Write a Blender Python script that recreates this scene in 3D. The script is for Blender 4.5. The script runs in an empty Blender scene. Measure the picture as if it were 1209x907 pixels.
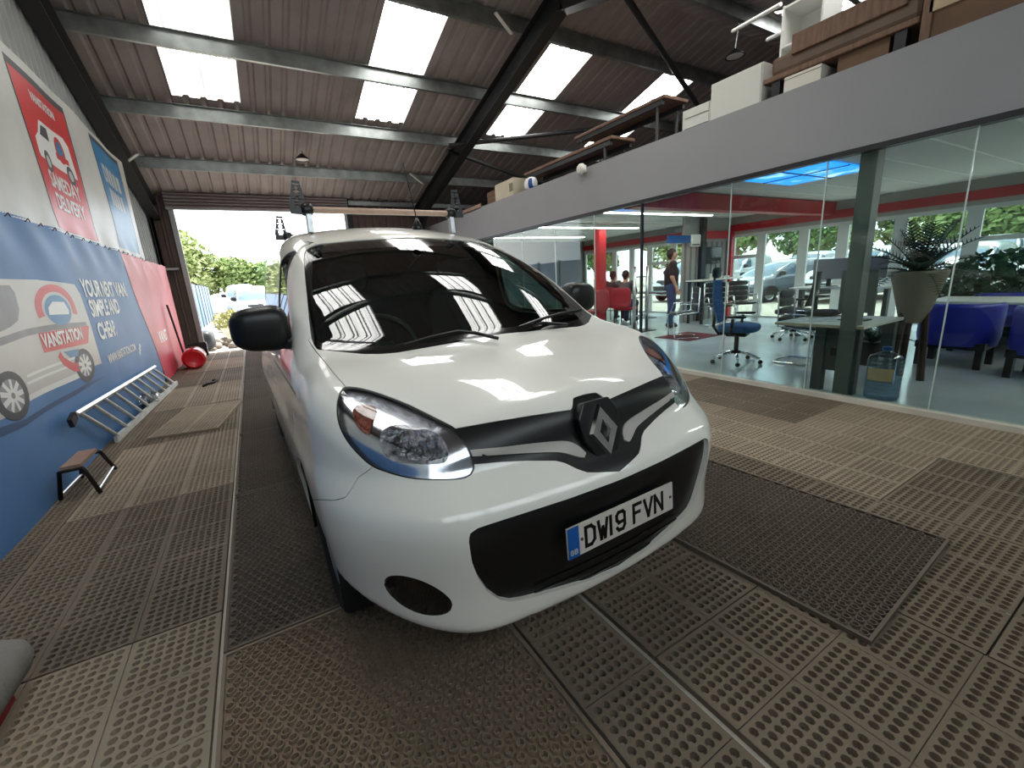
import bpy, bmesh, math, random
import numpy as np
from mathutils import Vector, Matrix, Quaternion
PI = math.pi
rnd = random.Random(7)
SC = bpy.context.scene
COL = SC.collection

# ------------------------------------------------------------------ camera
CAM_H, CAM_YAW, CAM_PITCH, CAM_ROLL, CAM_F = 1.37, 0.5265437, -0.2419192, -0.0619231, 506.114
cam_data = bpy.data.cameras.new('camera')
cam_data.sensor_fit = 'HORIZONTAL'
cam_data.sensor_width = 36.0
cam_data.lens = 36.0 * CAM_F / 1209.0
cam_data.clip_start, cam_data.clip_end = 0.05, 400
cam = bpy.data.objects.new('camera', cam_data)
COL.objects.link(cam)
_f = Vector((math.sin(CAM_YAW) * math.cos(CAM_PITCH), math.cos(CAM_YAW) * math.cos(CAM_PITCH), math.sin(CAM_PITCH)))
_r = _f.cross(Vector((0, 0, 1))).normalized()
_u = _r.cross(_f)
_c, _s = math.cos(CAM_ROLL), math.sin(CAM_ROLL)
_r2, _u2 = _c * _r + _s * _u, -_s * _r + _c * _u
_m = Matrix((_r2, _u2, -_f)).transposed().to_4x4()
_m.translation = Vector((0, 0, CAM_H))
cam.matrix_world = _m
SC.camera = cam
CAM_ROWS = np.array([list(_r2), list(-_u2), list(_f)])

# ------------------------------------------------------------------ view, world, sun
SC.view_settings.view_transform = 'Standard'
SC.view_settings.look = 'None'
SC.view_settings.gamma = 1.0
SC.view_settings.use_curve_mapping = False
SC.view_settings.exposure = EXPOSURE = 1.12
SC.cycles.use_denoising = True
SC.cycles.max_bounces = 9
SC.cycles.diffuse_bounces = 5
SC.cycles.glossy_bounces = 5
SC.cycles.transmission_bounces = 8
SC.cycles.transparent_max_bounces = 16
SC.cycles.sample_clamp_indirect = 6.0
SC.cycles.caustics_reflective = False
SC.cycles.caustics_refractive = False

SKYLIGHT = 5.4       # daylight glowing through the translucent roof sheets
SKY = 2.5
world = bpy.data.worlds.new('sky')
SC.world = world
world.use_nodes = True
_nt = world.node_tree
_nt.nodes.clear()
_o = _nt.nodes.new('ShaderNodeOutputWorld')
_b = _nt.nodes.new('ShaderNodeBackground')
_tc = _nt.nodes.new('ShaderNodeTexCoord')
_mp = _nt.nodes.new('ShaderNodeMapping'); _mp.inputs['Scale'].default_value = (1.6, 1.6, 5.0)
_nz = _nt.nodes.new('ShaderNodeTexNoise'); _nz.inputs['Scale'].default_value = 1.7; _nz.inputs['Detail'].default_value = 6
_cr = _nt.nodes.new('ShaderNodeValToRGB')
_cr.color_ramp.elements[0].position = 0.36; _cr.color_ramp.elements[0].color = (0.62, 0.76, 0.93, 1)
_cr.color_ramp.elements[1].position = 0.56; _cr.color_ramp.elements[1].color = (1.0, 1.0, 1.0, 1)
_nt.links.new(_tc.outputs['Generated'], _mp.inputs['Vector'])
_nt.links.new(_mp.outputs[0], _nz.inputs['Vector'])
_nt.links.new(_nz.outputs['Fac'], _cr.inputs['Fac'])
_nt.links.new(_cr.outputs[0], _b.inputs['Color'])
_b.inputs['Strength'].default_value = SKY
_nt.links.new(_b.outputs[0], _o.inputs[0])
sun_d = bpy.data.lights.new('sun', 'SUN'); sun_d.energy = 3.6; sun_d.angle = math.radians(6); sun_d.color = (1, 0.96, 0.88)
sun = bpy.data.objects.new('sun', sun_d); COL.objects.link(sun)
sun.rotation_euler = Vector((-.5, -.22, -1)).to_track_quat('-Z', 'Y').to_euler()

# ------------------------------------------------------------------ materials
MATS = {}
def srgb(r, g, b):
    f = lambda c: c / 12.92 if c <= 0.04045 else ((c + 0.055) / 1.055) ** 2.4
    return (f(r / 255), f(g / 255), f(b / 255), 1)
def mat(name, col=(128, 128, 128), rough=0.6, metal=0.0, spec=0.5, noise=None, bump=None, coat=0.0, emit=None, alpha=None, trans=0.0, ior=1.45, coord='Object', sheen=0):
    """col in sRGB 0-255. noise=(scale, amount[, detail, stretch]) mottles the colour; bump=(scale, strength[, stretch])."""
    if name in MATS: return MATS[name]
    m = bpy.data.materials.new(name); m.use_nodes = True
    nt = m.node_tree; p = nt.nodes['Principled BSDF']
    c = srgb(*col)
    p.inputs['Base Color'].default_value = c
    p.inputs['Roughness'].default_value = rough
    p.inputs['Metallic'].default_value = metal
    p.inputs['Specular IOR Level'].default_value = spec
    p.inputs['IOR'].default_value = ior
    p.inputs['Transmission Weight'].default_value = trans
    if coat: p.inputs['Coat Weight'].default_value = coat; p.inputs['Coat Roughness'].default_value = 0.03
    if sheen: p.inputs['Sheen Weight'].default_value = sheen
    if emit:
        p.inputs['Emission Color'].default_value = srgb(*emit[0]); p.inputs['Emission Strength'].default_value = emit[1]
    if alpha is not None: p.inputs['Alpha'].default_value = alpha
    if noise or bump:
        tc = nt.nodes.new('ShaderNodeTexCoord')
    if noise:
        sc, am = noise[0], noise[1]
        n = nt.nodes.new('ShaderNodeTexNoise'); n.inputs['Scale'].default_value = sc; n.inputs['Detail'].default_value = noise[2] if len(noise) > 2 else 5
        if len(noise) > 3:
            mp = nt.nodes.new('ShaderNodeMapping'); mp.inputs['Scale'].default_value = noise[3]
            nt.links.new(tc.outputs[coord], mp.inputs['Vector']); nt.links.new(mp.outputs[0], n.inputs['Vector'])
        else:
            nt.links.new(tc.outputs[coord], n.inputs['Vector'])
        r = nt.nodes.new('ShaderNodeValToRGB')
        r.color_ramp.elements[0].position = 0.3; r.color_ramp.elements[1].position = 0.7
        r.color_ramp.elements[0].color = tuple(x * (1 - am) for x in c[:3]) + (1,)
        r.color_ramp.elements[1].color = tuple(min(1, x * (1 + am)) for x in c[:3]) + (1,)
        nt.links.new(n.outputs['Fac'], r.inputs['Fac']); nt.links.new(r.outputs[0], p.inputs['Base Color'])
    if bump:
        n2 = nt.nodes.new('ShaderNodeTexNoise'); n2.inputs['Scale'].default_value = bump[0]; n2.inputs['Detail'].default_value = 4
        if len(bump) > 2:
            mp = nt.nodes.new('ShaderNodeMapping'); mp.inputs['Scale'].default_value = bump[2]
            nt.links.new(tc.outputs[coord], mp.inputs['Vector']); nt.links.new(mp.outputs[0], n2.inputs['Vector'])
        else:
            nt.links.new(tc.outputs[coord], n2.inputs['Vector'])
        bp = nt.nodes.new('ShaderNodeBump'); bp.inputs['Strength'].default_value = bump[1]; bp.inputs['Distance'].default_value = 0.02
        nt.links.new(n2.outputs['Fac'], bp.inputs['Height']); nt.links.new(bp.outputs[0], p.inputs['Normal'])
    MATS[name] = m
    return m
def glass_mat(name, tint=(255, 255, 255), rough=0.0, ior=1.45, base=0.0):
    """thin pane: what lies behind shows through, tinted, plus a Fresnel reflection."""
    if name in MATS: return MATS[name]
    m = bpy.data.materials.new(name); m.use_nodes = True
    nt = m.node_tree; nt.nodes.clear()
    o = nt.nodes.new('ShaderNodeOutputMaterial'); t = nt.nodes.new('ShaderNodeBsdfTransparent'); g = nt.nodes.new('ShaderNodeBsdfGlossy')
    x = nt.nodes.new('ShaderNodeMixShader'); fr = nt.nodes.new('ShaderNodeFresnel'); ad = nt.nodes.new('ShaderNodeMath')
    ad.operation = 'ADD'; ad.inputs[1].default_value = base; ad.use_clamp = True
    t.inputs['Color'].default_value = srgb(*tint); g.inputs['Roughness'].default_value = rough; fr.inputs['IOR'].default_value = ior
    ge = nt.nodes.new('ShaderNodeNewGeometry'); mr_ = nt.nodes.new('ShaderNodeMapRange'); mr_.inputs['To Min'].default_value = ior; mr_.inputs['To Max'].default_value = 1 / ior
    nt.links.new(ge.outputs['Backfacing'], mr_.inputs['Value']); nt.links.new(mr_.outputs[0], fr.inputs['IOR'])      # both faces of a thin pane reflect alike
    nt.links.new(fr.outputs[0], ad.inputs[0]); nt.links.new(ad.outputs[0], x.inputs[0])
    nt.links.new(t.outputs[0], x.inputs[1]); nt.links.new(g.outputs[0], x.inputs[2]); nt.links.new(x.outputs[0], o.inputs[0])
    MATS[name] = m
    return m

# ------------------------------------------------------------------ mesh helpers
class MB:
    """collects plain shapes; build() links them as ONE mesh object"""
    def __init__(s): s.v = []; s.f = []
    def add(s, vs, fs):
        o = len(s.v); s.v += [tuple(v) for v in vs]; s.f += [tuple(i + o for i in f) for f in fs]; return s
    def box(s, lo, hi, M=None):
        x0, y0, z0 = lo; x1, y1, z1 = hi
        vs = [(x0, y0, z0), (x1, y0, z0), (x1, y1, z0), (x0, y1, z0), (x0, y0, z1), (x1, y0, z1), (x1, y1, z1), (x0, y1, z1)]
        fs = [(3, 2, 1, 0), (4, 5, 6, 7), (0, 1, 5, 4), (1, 2, 6, 5), (2, 3, 7, 6), (3, 0, 4, 7)]
        if M is not None: vs = [tuple(M @ Vector(v)) for v in vs]
        return s.add(vs, fs)
    def tube(s, pts, r, n=8, closed=False, cap=True, radii=None):
        pts = [Vector(p) for p in pts]; L = len(pts); vs = []; prev = None
        for i, p in enumerate(pts):
            a = pts[(i - 1) % L] if (i > 0 or closed) else p
            b = pts[(i + 1) % L] if (i < L - 1 or closed) else p
            t = (b - a).normalized() if (b - a).length > 1e-9 else Vector((0, 0, 1))
            if prev is None:
                up = Vector((0, 0, 1)) if abs(t.z) < .9 else Vector((1, 0, 0))
                x = t.cross(up).normalized()
            else:
                x = prev - t * prev.dot(t)
                x = x.normalized() if x.length > 1e-6 else t.orthogonal().normalized()
            prev = x; y = t.cross(x); rr = radii[i] if radii else r
            for k in range(n):
                a_ = 2 * PI * (k + .5) / n; vs.append(p + x * math.cos(a_) * rr + y * math.sin(a_) * rr)
        fs = []
        for i in range(L if closed else L - 1):
            i2 = (i + 1) % L
            for k in range(n):
                k2 = (k + 1) % n; fs.append((i * n + k, i * n + k2, i2 * n + k2, i2 * n + k))
        if cap and not closed:
            fs.append(tuple(range(n - 1, -1, -1))); fs.append(tuple((L - 1) * n + k for k in range(n)))
        return s.add(vs, fs)
    def bar(s, a, b, w, h, up=(0, 0, 1)):
        """rectangular bar from a to b"""
        a = Vector(a); b = Vector(b); t = (b - a).normalized(); up = Vector(up)
        if abs(t.dot(up)) > .98: up = Vector((0, 1, 0)) if abs(t.y) < .9 else Vector((1, 0, 0))
        x = t.cross(up).normalized() * w / 2; y = x.cross(t).normalized() * h / 2
        vs = [a - x - y, a + x - y, a + x + y, a - x + y, b - x - y, b + x - y, b + x + y, b - x + y]
        return s.add(vs, [(3, 2, 1, 0), (4, 5, 6, 7), (0, 1, 5, 4), (1, 2, 6, 5), (2, 3, 7, 6), (3, 0, 4, 7)])
    def lathe(s, prof, n=24, o=(0, 0, 0), axis='z', a0=0, a1=2 * PI):
        """prof: [(r, h)] around the axis"""
        full = abs(a1 - a0 - 2 * PI) < 1e-6; m = n if full else n + 1; vs = []
        for (r, hh) in prof:
            for k in range(m):
                a = a0 + (a1 - a0) * k / n; c, d = r * math.cos(a), r * math.sin(a)
                p = (c, d, hh) if axis == 'z' else ((hh, c, d) if axis == 'x' else (d, hh, c))
                vs.append((p[0] + o[0], p[1] + o[1], p[2] + o[2]))
        fs = []
        for i in range(len(prof) - 1):
            for k in range(n):
                k2 = (k + 1) % m; fs.append((i * m + k, i * m + k2, (i + 1) * m + k2, (i + 1) * m + k))
        return s.add(vs, fs)
    def prism(s, poly, t, M=None):
        """poly [(x, y)] extruded along z by t"""
        n = len(poly); vs = [(x, y, 0) for x, y in poly] + [(x, y, t) for x, y in poly]
        if M is not None: vs = [tuple(M @ Vector(v)) for v in vs]
        fs = [tuple(range(n - 1, -1, -1)), tuple(range(n, 2 * n))] + [(i, (i + 1) % n, n + (i + 1) % n, n + i) for i in range(n)]
        return s.add(vs, fs)
    def grid(s, P):
        """P[i][j] of points"""
        n, m = len(P), len(P[0])
        return s.add([p for r in P for p in r], [(i * m + j, i * m + j + 1, (i + 1) * m + j + 1, (i + 1) * m + j) for i in range(n - 1) for j in range(m - 1)])
    def blob(s, c, r, nu=12, nv=8, M=None):
        """ellipsoid"""
        vs = []
        for i in range(nv + 1):
            th = PI * i / nv
            for k in range(nu):
                a = 2 * PI * k / nu; vs.append((c[0] + r[0] * math.sin(th) * math.cos(a), c[1] + r[1] * math.sin(th) * math.sin(a), c[2] + r[2] * math.cos(th)))
        if M is not None: vs = [tuple(M @ Vector(v)) for v in vs]
        return s.add(vs, [(i * nu + k, (i + 1) * nu + k, (i + 1) * nu + (k + 1) % nu, i * nu + (k + 1) % nu) for i in range(nv) for k in range(nu)])
    def mesh(s, name, m=None, smooth=False, sharp=None):
        me = bpy.data.meshes.new(name); me.from_pydata(s.v, [], s.f); me.update()
        if m is not None: me.materials.append(m)
        if smooth:
            me.polygons.foreach_set('use_smooth', [True] * len(me.polygons))
            if sharp: me.set_sharp_from_angle(angle=math.radians(sharp))
        return me
    def build(s, name, m=None, parent=None, smooth=False, sharp=None, bevel=0):
        o = bpy.data.objects.new(name, s.mesh(name, m, smooth, sharp)); COL.objects.link(o)
        if parent is not None: o.parent = parent
        if bevel:
            b = o.modifiers.new('bevel', 'BEVEL'); b.width = bevel; b.segments = 2; b.limit_method = 'ANGLE'
        return o
def tag(o, label=None, cat=None, group=None, kind=None):
    if label: o['label'] = label
    if cat: o['category'] = cat
    if group: o['group'] = group
    if kind: o['kind'] = kind
    return o
def empty(name, loc=(0, 0, 0), rz=0, parent=None):
    o = bpy.data.objects.new(name, None); COL.objects.link(o); o.location = loc; o.rotation_euler = (0, 0, rz)
    o.empty_display_size = .1
    if parent is not None: o.parent = parent
    return o
KIDS = {}
def copy_tree(o, parent=None, loc=None, rz=None, label=None):
    c = o.copy(); COL.objects.link(c); c.parent = parent
    if loc is not None: c.location = loc
    if rz is not None: c.rotation_euler = (0, 0, rz)
    if label: c['label'] = label
    for ch in list(o.children): 
        d = copy_tree(ch, c); d.matrix_parent_inverse = ch.matrix_parent_inverse.copy()
    return c
def obj(name, me, parent=None, loc=None, rz=0):
    o = bpy.data.objects.new(name, me); COL.objects.link(o)
    if parent is not None: o.parent = parent
    if loc is not None: o.location = loc
    o.rotation_euler = (0, 0, rz)
    return o
def text_part(name, body, size, M, m, parent=None, extrude=0.002, align='LEFT', bold=0.0, squeeze=1.0):
    cu = bpy.data.curves.new(name, 'FONT'); cu.body = body; cu.size = size; cu.extrude = extrude; cu.align_x = align; cu.offset = bold
    cu.resolution_u = 3
    cu.materials.append(m)
    t = bpy.data.objects.new(name, cu); COL.objects.link(t)
    me = bpy.data.meshes.new_from_object(t); bpy.data.objects.remove(t); bpy.data.curves.remove(cu)
    me.transform(M @ Matrix.Diagonal((squeeze, 1, 1, 1)))
    return obj(name, me, parent)
def frame(o, x, y, z):
    """matrix with columns x, y, z at o"""
    m = Matrix((Vector(x), Vector(y), Vector(z))).transposed().to_4x4(); m.translation = Vector(o); return m
# ================================================================== laying out from the photograph's measured points
def _ray(px, py): return np.array([(px - 604.5) / CAM_F, (py - 453.5) / CAM_F, 1.0]) @ CAM_ROWS
def pax(px, py, ax, val):
    d = _ray(px, py); o = np.array([0, 0, CAM_H]); return Vector((o + d * (val - o[ax]) / d[ax]).tolist())
pX = lambda px, py, X: pax(px, py, 0, X)
pY = lambda px, py, Y: pax(px, py, 1, Y)
pZ = lambda px, py, z=0.0: pax(px, py, 2, z)

# ================================================================== building shell
XL, XR, YF, YN = -1.62, 11.0, 13.0, -1.3          # left wall, right wall, far wall, near wall
RIDGE_Y, RZ0, RS = 5.85, 3.68, 0.2773
def roof_z(y): return RZ0 + (min(YF - y, y - (2 * RIDGE_Y - YF))) * RS
m_conc = mat('pale_concrete', (196, 190, 178), rough=.85, noise=(3, .12), bump=(40, .15))
m_liner = mat('roof_liner_sheet', (162, 153, 151), rough=.55, noise=(2.2, .1), spec=.3)
m_purlin = mat('galvanised_purlin', (148, 152, 150), rough=.38, metal=.85, noise=(5, .22))
m_blackst = mat('black_painted_steel', (30, 31, 33), rough=.5)
m_brown = mat('brown_cladding', (96, 78, 70), rough=.55, noise=(4, .15))
m_greyp = mat('grey_fascia_paint', (144, 144, 145), rough=.75, bump=(300, .06), noise=(2, .03))
m_darkwall = mat('dark_wall_sheet', (72, 68, 66), rough=.7)
m_white = mat('white_paint', (226, 226, 222), rough=.5)

floor = MB().box((XL - .4, YN, -.12), (XR, YF + .4, 0)).build('floor', m_conc); tag(floor, kind='structure')
ceil = empty('ceiling'); tag(ceil, kind='structure')
SHW, SX0 = .973, -.52
def sheet(x0, w, y0, y1, side, drop=0.0):
    """one trapezoid-profiled roof sheet between y0 and y1"""
    n = 4; pt = w / n; prof = []
    for i in range(n):
        b = x0 + i * pt
        prof += [(b, 0), (b + pt * .56, 0), (b + pt * .69, .032), (b + pt * .87, .032)]
    prof.append((x0 + w, 0))
    P_ = [[(x, y, roof_z(y) + h_ + drop) for x, h_ in prof] for y in (y0, y1)]
    return MB().grid(P_)
def rib_faces(me):
    """the sloping flanks of the ribs take a dimmer emission than the flats"""
    for i, p in enumerate(me.polygons):
        if i % 16 % 4 in (1, 3): p.material_index = 1
def rooflight_mat(name, dirt, strength):
    m = bpy.data.materials.new(name); m.use_nodes = True; nt = m.node_tree; p = nt.nodes['Principled BSDF']
    tc = nt.nodes.new('ShaderNodeTexCoord'); mp = nt.nodes.new('ShaderNodeMapping'); mp.inputs['Scale'].default_value = (9, .5, 1)
    nz = nt.nodes.new('ShaderNodeTexNoise'); nz.inputs['Scale'].default_value = 2.0; nz.inputs['Detail'].default_value = 6
    cr_ = nt.nodes.new('ShaderNodeValToRGB'); cr_.color_ramp.elements[0].position = .32; cr_.color_ramp.elements[1].position = .62
    cr_.color_ramp.elements[0].color = (dirt, dirt, dirt * .97, 1); cr_.color_ramp.elements[1].color = (1, 1, .97, 1)
    nt.links.new(tc.outputs['Object'], mp.inputs['Vector']); nt.links.new(mp.outputs[0], nz.inputs['Vector']); nt.links.new(nz.outputs['Fac'], cr_.inputs['Fac'])
    nt.links.new(cr_.outputs[0], p.inputs['Emission Color']); p.inputs['Emission Strength'].default_value = strength
    p.inputs['Base Color'].default_value = srgb(225, 225, 218); p.inputs['Roughness'].default_value = .5
    return m
m_rl = [rooflight_mat('translucent_rooflight_dirty', .35, SKYLIGHT * .3), rooflight_mat('translucent_rooflight', .7, SKYLIGHT)]
m_rlrib = rooflight_mat('translucent_rooflight_rib', .7, .36)
for k in range(-1, 12):
    x0 = SX0 + k * SHW
    for side, (ya, yb, la, lb) in enumerate(((RIDGE_Y, YF + .1, 6.85, 9.66), (2 * RIDGE_Y - YF - .1, RIDGE_Y, 2 * RIDGE_Y - 9.66, 2 * RIDGE_Y - 6.85))):
        if k % 3 == 0:
            for (a, b, mm, nm, dz) in ((ya, la + .05, m_liner, 'roof_sheet', 0), (la, lb, m_rl[0 if k == 0 and side == 0 else 1], 'rooflight', .012), (lb - .05, yb, m_liner, 'roof_sheet', 0)):
                o_ = sheet(x0, SHW, a, b, side, dz).build(nm, mm, ceil)
                if nm == 'rooflight': o_.data.materials.append(m_rlrib); rib_faces(o_.data)
        else:
            sheet(x0, SHW, ya, yb, side).build('roof_sheet', m_liner, ceil)
# weatherproof outer skin, so that daylight enters only by the rooflights
sk = MB()
for (a, b, la, lb) in ((RIDGE_Y, YF + .3, 6.85, 9.66), (2 * RIDGE_Y - YF - .3, RIDGE_Y, 2 * RIDGE_Y - 9.66, 2 * RIDGE_Y - 6.85)):
    sk.grid([[(x, y, roof_z(y) + .10) for x in (-2.4, 11.6)] for y in (a, b)])
sk.build('roof_outer_skin', m_darkwall, ceil)
# purlins (channel section) and rafters
for y in (11.46, 9.82, 8.28, 6.75):
    for yy, s in ((y, 1), (2 * RIDGE_Y - y, -1)):
        z = roof_z(yy) - .012; q = MB()
        q.box((XL, yy - .004, z - .20), (XR, yy + .004, z)); q.box((XL, yy - .065, z - .006), (XR, yy, z)); q.box((XL, yy, z - .20), (XR, yy + .065, z - .194)); q.box((XL, yy + .06, z - .2), (XR, yy + .065, z - .175))
        q.build('purlin', m_purlin, ceil)
def ibeam(a, b, h_, w, name, m, parent):
    a, b = Vector(a), Vector(b); q = MB(); up = Vector((0, 0, 1)); t = (b - a).normalized(); n = (up - t * t.dot(up)).normalized()
    q.bar(a + n * h_ / 2, b + n * h_ / 2, w, .016); q.bar(a - n * h_ / 2, b - n * h_ / 2, w, .016); q.bar(a, b, .014, h_)
    return q.build(name, m, parent)
for x in (XL + .10, 4.62, XR - .15):
    for (y0, y1) in ((RIDGE_Y, YF - .05), (RIDGE_Y, 2 * RIDGE_Y - YF + .05)):
        rf = ibeam((x, y0, roof_z(y0) - .40), (x, y1, roof_z(y1) - .40), .34, .20, 'rafter', m_blackst, ceil)
        if x == 4.62 and y1 > 10:
            ibeam((x, y1 - .15, 0 if False else 2.98), (x, y1 - .15, roof_z(y1) - .3), .30, .2, 'stanchion', m_blackst, ceil)
            q = MB(); q.prism([(0, 0), (.9, 0), (0, -.65)], .016, frame((x + .008, y1 - .25, roof_z(y1) - .5), (0, -1, RS * .95), (0, 0, 1), (-1, 0, 0))); q.build('haunch', m_blackst, ceil)
# light cleats on the rafter, bracing rods
def rp(px, py, drop=.25):
    d = _ray(px, py); o = np.array([0, 0, CAM_H]); t = (RZ0 - drop + YF * RS - o[2] - o[1] * RS) / (d[2] + d[1] * RS); return Vector((o + t * d).tolist())
for a, b in (((585, 15), (604, 40)), ((484, 205), (499, 217)), ((143, 196), (162, 182))):
    MB().bar(rp(*a, .42), rp(*b, .42), .05, .02).build('purlin_cleat', m_white, ceil)
for a, b, r in (((530, 172), (760, 146), .045), ((528, 178), (640, 218), .04), ((738, -6), (826, 128), .05), ((160, 186), (146, 196), .0)):
    if r: MB().tube([rp(*a, .45), rp(*b, .45)], r, 10).build('brace', m_blackst, ceil)

# left wall: corrugated sheet between dark steel
wl = empty('wall_left'); tag(wl, kind='structure')
m_wsheet = mat('pale_wall_sheet', (170, 172, 170), rough=.6, noise=(3, .1))
def wall_sheet_x(x, y0, y1, z0, zf, depth=.03, pitch=.2, d=1):
    n = max(1, round((y1 - y0) / pitch)); pt = (y1 - y0) / n; prof = []
    for i in range(n):
        b = y0 + i * pt; prof += [(b, 0), (b + pt * .55, 0), (b + pt * .65, depth), (b + pt * .9, depth)]
    prof.append((y1, 0))
    return MB().grid([[(x + d * h_, y, z0) for y, h_ in prof], [(x + d * h_, y, zf(y)) for y, h_ in prof]])
for k in range(15):
    y0 = YN + k * .955
    wall_sheet_x(XL - .05, y0, y0 + .955, 0, lambda y: roof_z(y) + .05).build('wall_sheet', m_wsheet, wl)
MB().box((XL - .02, YN, 3.93), (XL + .06, 6.2, 4.05)).build('sheeting_rail', m_purlin, wl)
MB().box((XL - .10, YN - .1, -.1), (XL - .07, YF, 4.0)).build('outer_skin', m_darkwall, wl)
for y in (YF - .2, RIDGE_Y - .0, .4):
    ibeam((XL + .02, y, 0), (XL + .02, y, roof_z(y) - .5), .2, .10, 'column', m_blackst, wl)

# far wall with the roller-door opening
DX0, DX1, DZ = -1.2, 2.62, 3.37
wb = empty('wall_back'); tag(wb, kind='structure')
def wall_sheet_y(y, x0, x1, z0, z1, depth=.03, pitch=.2, d=-1):
    n = max(1, round((x1 - x0) / pitch)); pt = (x1 - x0) / n; prof = []
    for i in range(n):
        b = x0 + i * pt; prof += [(b, 0), (b + pt * .55, 0), (b + pt * .65, depth), (b + pt * .9, depth)]
    prof.append((x1, 0))
    return MB().grid([[(x, y + d * h_, z0) for x, h_ in prof], [(x, y + d * h_, z1) for x, h_ in prof]])
wall_sheet_y(YF, XL - .1, DX0, 0, 4.0).build('wall_sheet', m_brown, wb)
x = DX1
while x < XR - .01:
    x1 = min(x + .98, XR); wall_sheet_y(YF, x, x1, 0, 4.0).build('wall_sheet', m_brown, wb); x = x1
wall_sheet_y(YF, DX0, DX1, DZ + .3, 4.0).build('wall_sheet', m_brown, wb)
MB().box((XL - .1, YF + .01, 0), (DX0, YF + .05, 4)).box((DX1, YF + .01, 0), (XR, YF + .05, 4)).box((DX0, YF + .01, DZ + .1), (DX1, YF + .05, 4)).build('outer_skin', m_darkwall, wb)
m_galv = mat('galvanised_guide', (160, 158, 155), rough=.4, metal=.7)
for xx in (DX0, DX1):
    MB().box((xx - .05, YF - .10, 0), (xx + .05, YF - .02, DZ + .35)).build('door_guide', m_galv, wb)
MB().box((DX0 - .7, YF - .22, .05), (DX0 - .05, YF - .10, 1.0 - .9)).build('bottom_rail', m_brown, wb)
MB().box((DX0 - .62, YF - .20, 2.02), (DX0 - .1, YF - .06, 2.07)).build('wall_shelf', m_galv, wb)
MB().box((DX1 + .1, YF - .14, 3.55), (XR, YF - .04, 3.66)).build('sheeting_rail', m_purlin, wb)
MB().box((DX1 + .02, YF - .12, 0), (DX1 + .16, YF - .03, 3.9)).build('door_post', m_blackst, wb)
# roller shutter: a stack of curved slats left hanging in the head of the opening
sh = empty('door_1'); tag(sh, kind='structure')
m_slat = mat('shutter_slat', (160, 150, 150), rough=.42, metal=.35, noise=(1.5, .12))
nsl = 7; hs = (3.86 - DZ) / nsl
for i in range(nsl):
    z0 = DZ + i * hs; prof = [(YF - .15 - .045 * math.sin(PI * t), z0 + hs * t) for t in np.linspace(0, 1, 7)]
    MB().grid([[(x, y, z) for y, z in prof] for x in (DX0 - .08, DX1 + .06)]).build('slat', m_slat, sh, smooth=True)
MB().box((DX0 - .08, YF - .18, DZ - .03), (DX1 + .06, YF - .13, DZ + .005)).build('bottom_bar', m_galv, sh)

# near wall behind the photographer, right wall over the office
wn = empty('wall_front'); tag(wn, kind='structure')
CX0, CX1, CZ0, CZ1 = -1.35, 4.1, 2.15, 3.72          # unseen high window band, added behind the camera to light the van's front
x = XL - .1
while x < XR - .01:
    x1 = min(x + .985, XR)
    if x1 > CX0 and x < CX1: wall_sheet_y(YN, x, x1, 0, CZ0, d=1).build('wall_sheet', m_wsheet, wn); wall_sheet_y(YN, x, x1, CZ1, 4.0, d=1).build('wall_sheet', m_wsheet, wn)
    else: wall_sheet_y(YN, x, x1, 0, 4.0, d=1).build('wall_sheet', m_wsheet, wn)
    x = x1
MB().box((XL - .1, YN - .08, 0), (XR, YN - .05, CZ0)).box((XL - .1, YN - .08, CZ1), (XR, YN - .05, 4.2)).box((XL - .1, YN - .08, CZ0), (CX0, YN - .05, CZ1)).box((CX1, YN - .08, CZ0), (XR, YN - .05, CZ1)).build('outer_skin', m_darkwall, wn)
hw = empty('window_20'); tag(hw, kind='structure')
for i in range(5):
    xa = CX0 + (CX1 - CX0) * i / 5; xb = CX0 + (CX1 - CX0) * (i + 1) / 5
    MB().box((xa, YN - .06, CZ0), (xa + .05, YN, CZ1)).box((xb - .05, YN - .06, CZ0), (xb, YN, CZ1)).box((xa, YN - .06, CZ0), (xb, YN, CZ0 + .05)).box((xa, YN - .06, CZ1 - .05), (xb, YN, CZ1)).build('window_frame', m_white, hw)
    MB().box((xa + .05, YN - .035, CZ0 + .05), (xb - .05, YN - .03, CZ1 - .05)).build('pane', glass_mat('added_window_glass', (240, 244, 244)), hw)
wr = empty('wall_right'); tag(wr, kind='structure')
MB().prism([(YN, 2.4), (YF, 2.4), (YF, roof_z(YF) + .05), (RIDGE_Y, roof_z(RIDGE_Y) + .05), (YN, roof_z(YN + .02) + .05)], .05, frame((XR, 0, 0), (0, 1, 0), (0, 0, 1), (1, 0, 0))).build('gable_sheet', m_darkwall, wr)

# ================================================================== office front: fascia and glass
XG = 4.84; FZ0, FZ1 = 2.30, 2.965; GY0, GY1 = YN, 12.9
fa = empty('trim_1'); tag(fa, kind='structure')
MB().box((XG - .03, GY0, FZ0), (XG + .12, GY1, FZ1)).build('fascia_board', m_greyp, fa)
MB().box((XG - .045, GY0, FZ0 - .045), (XG + .05, GY1, FZ0 - .001)).build('head_channel', mat('dark_channel', (58, 58, 60), rough=.4, metal=.6), fa)
MB().box((XG, GY0, FZ1 - .03), (XR, GY1, FZ1 + .0)).build('mezzanine_deck', m_darkwall, fa)
MB().box((XG - .02, GY1 - .06, 0), (XR, GY1, FZ1 - .03)).build('office_end_wall', m_darkwall, fa)
win = empty('window_1'); tag(win, kind='structure')
m_pane = glass_mat('office_glass', (228, 238, 234), base=.0, ior=1.36)
m_edge = mat('glass_edge', (196, 214, 208), rough=.15, emit=None)
JY = [-1.2, .22, 1.22, 2.21, 3.16, 4.47, 5.45, 6.5, 7.6, 8.7, 9.9, 11.1, 12.2, 12.85]
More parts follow.
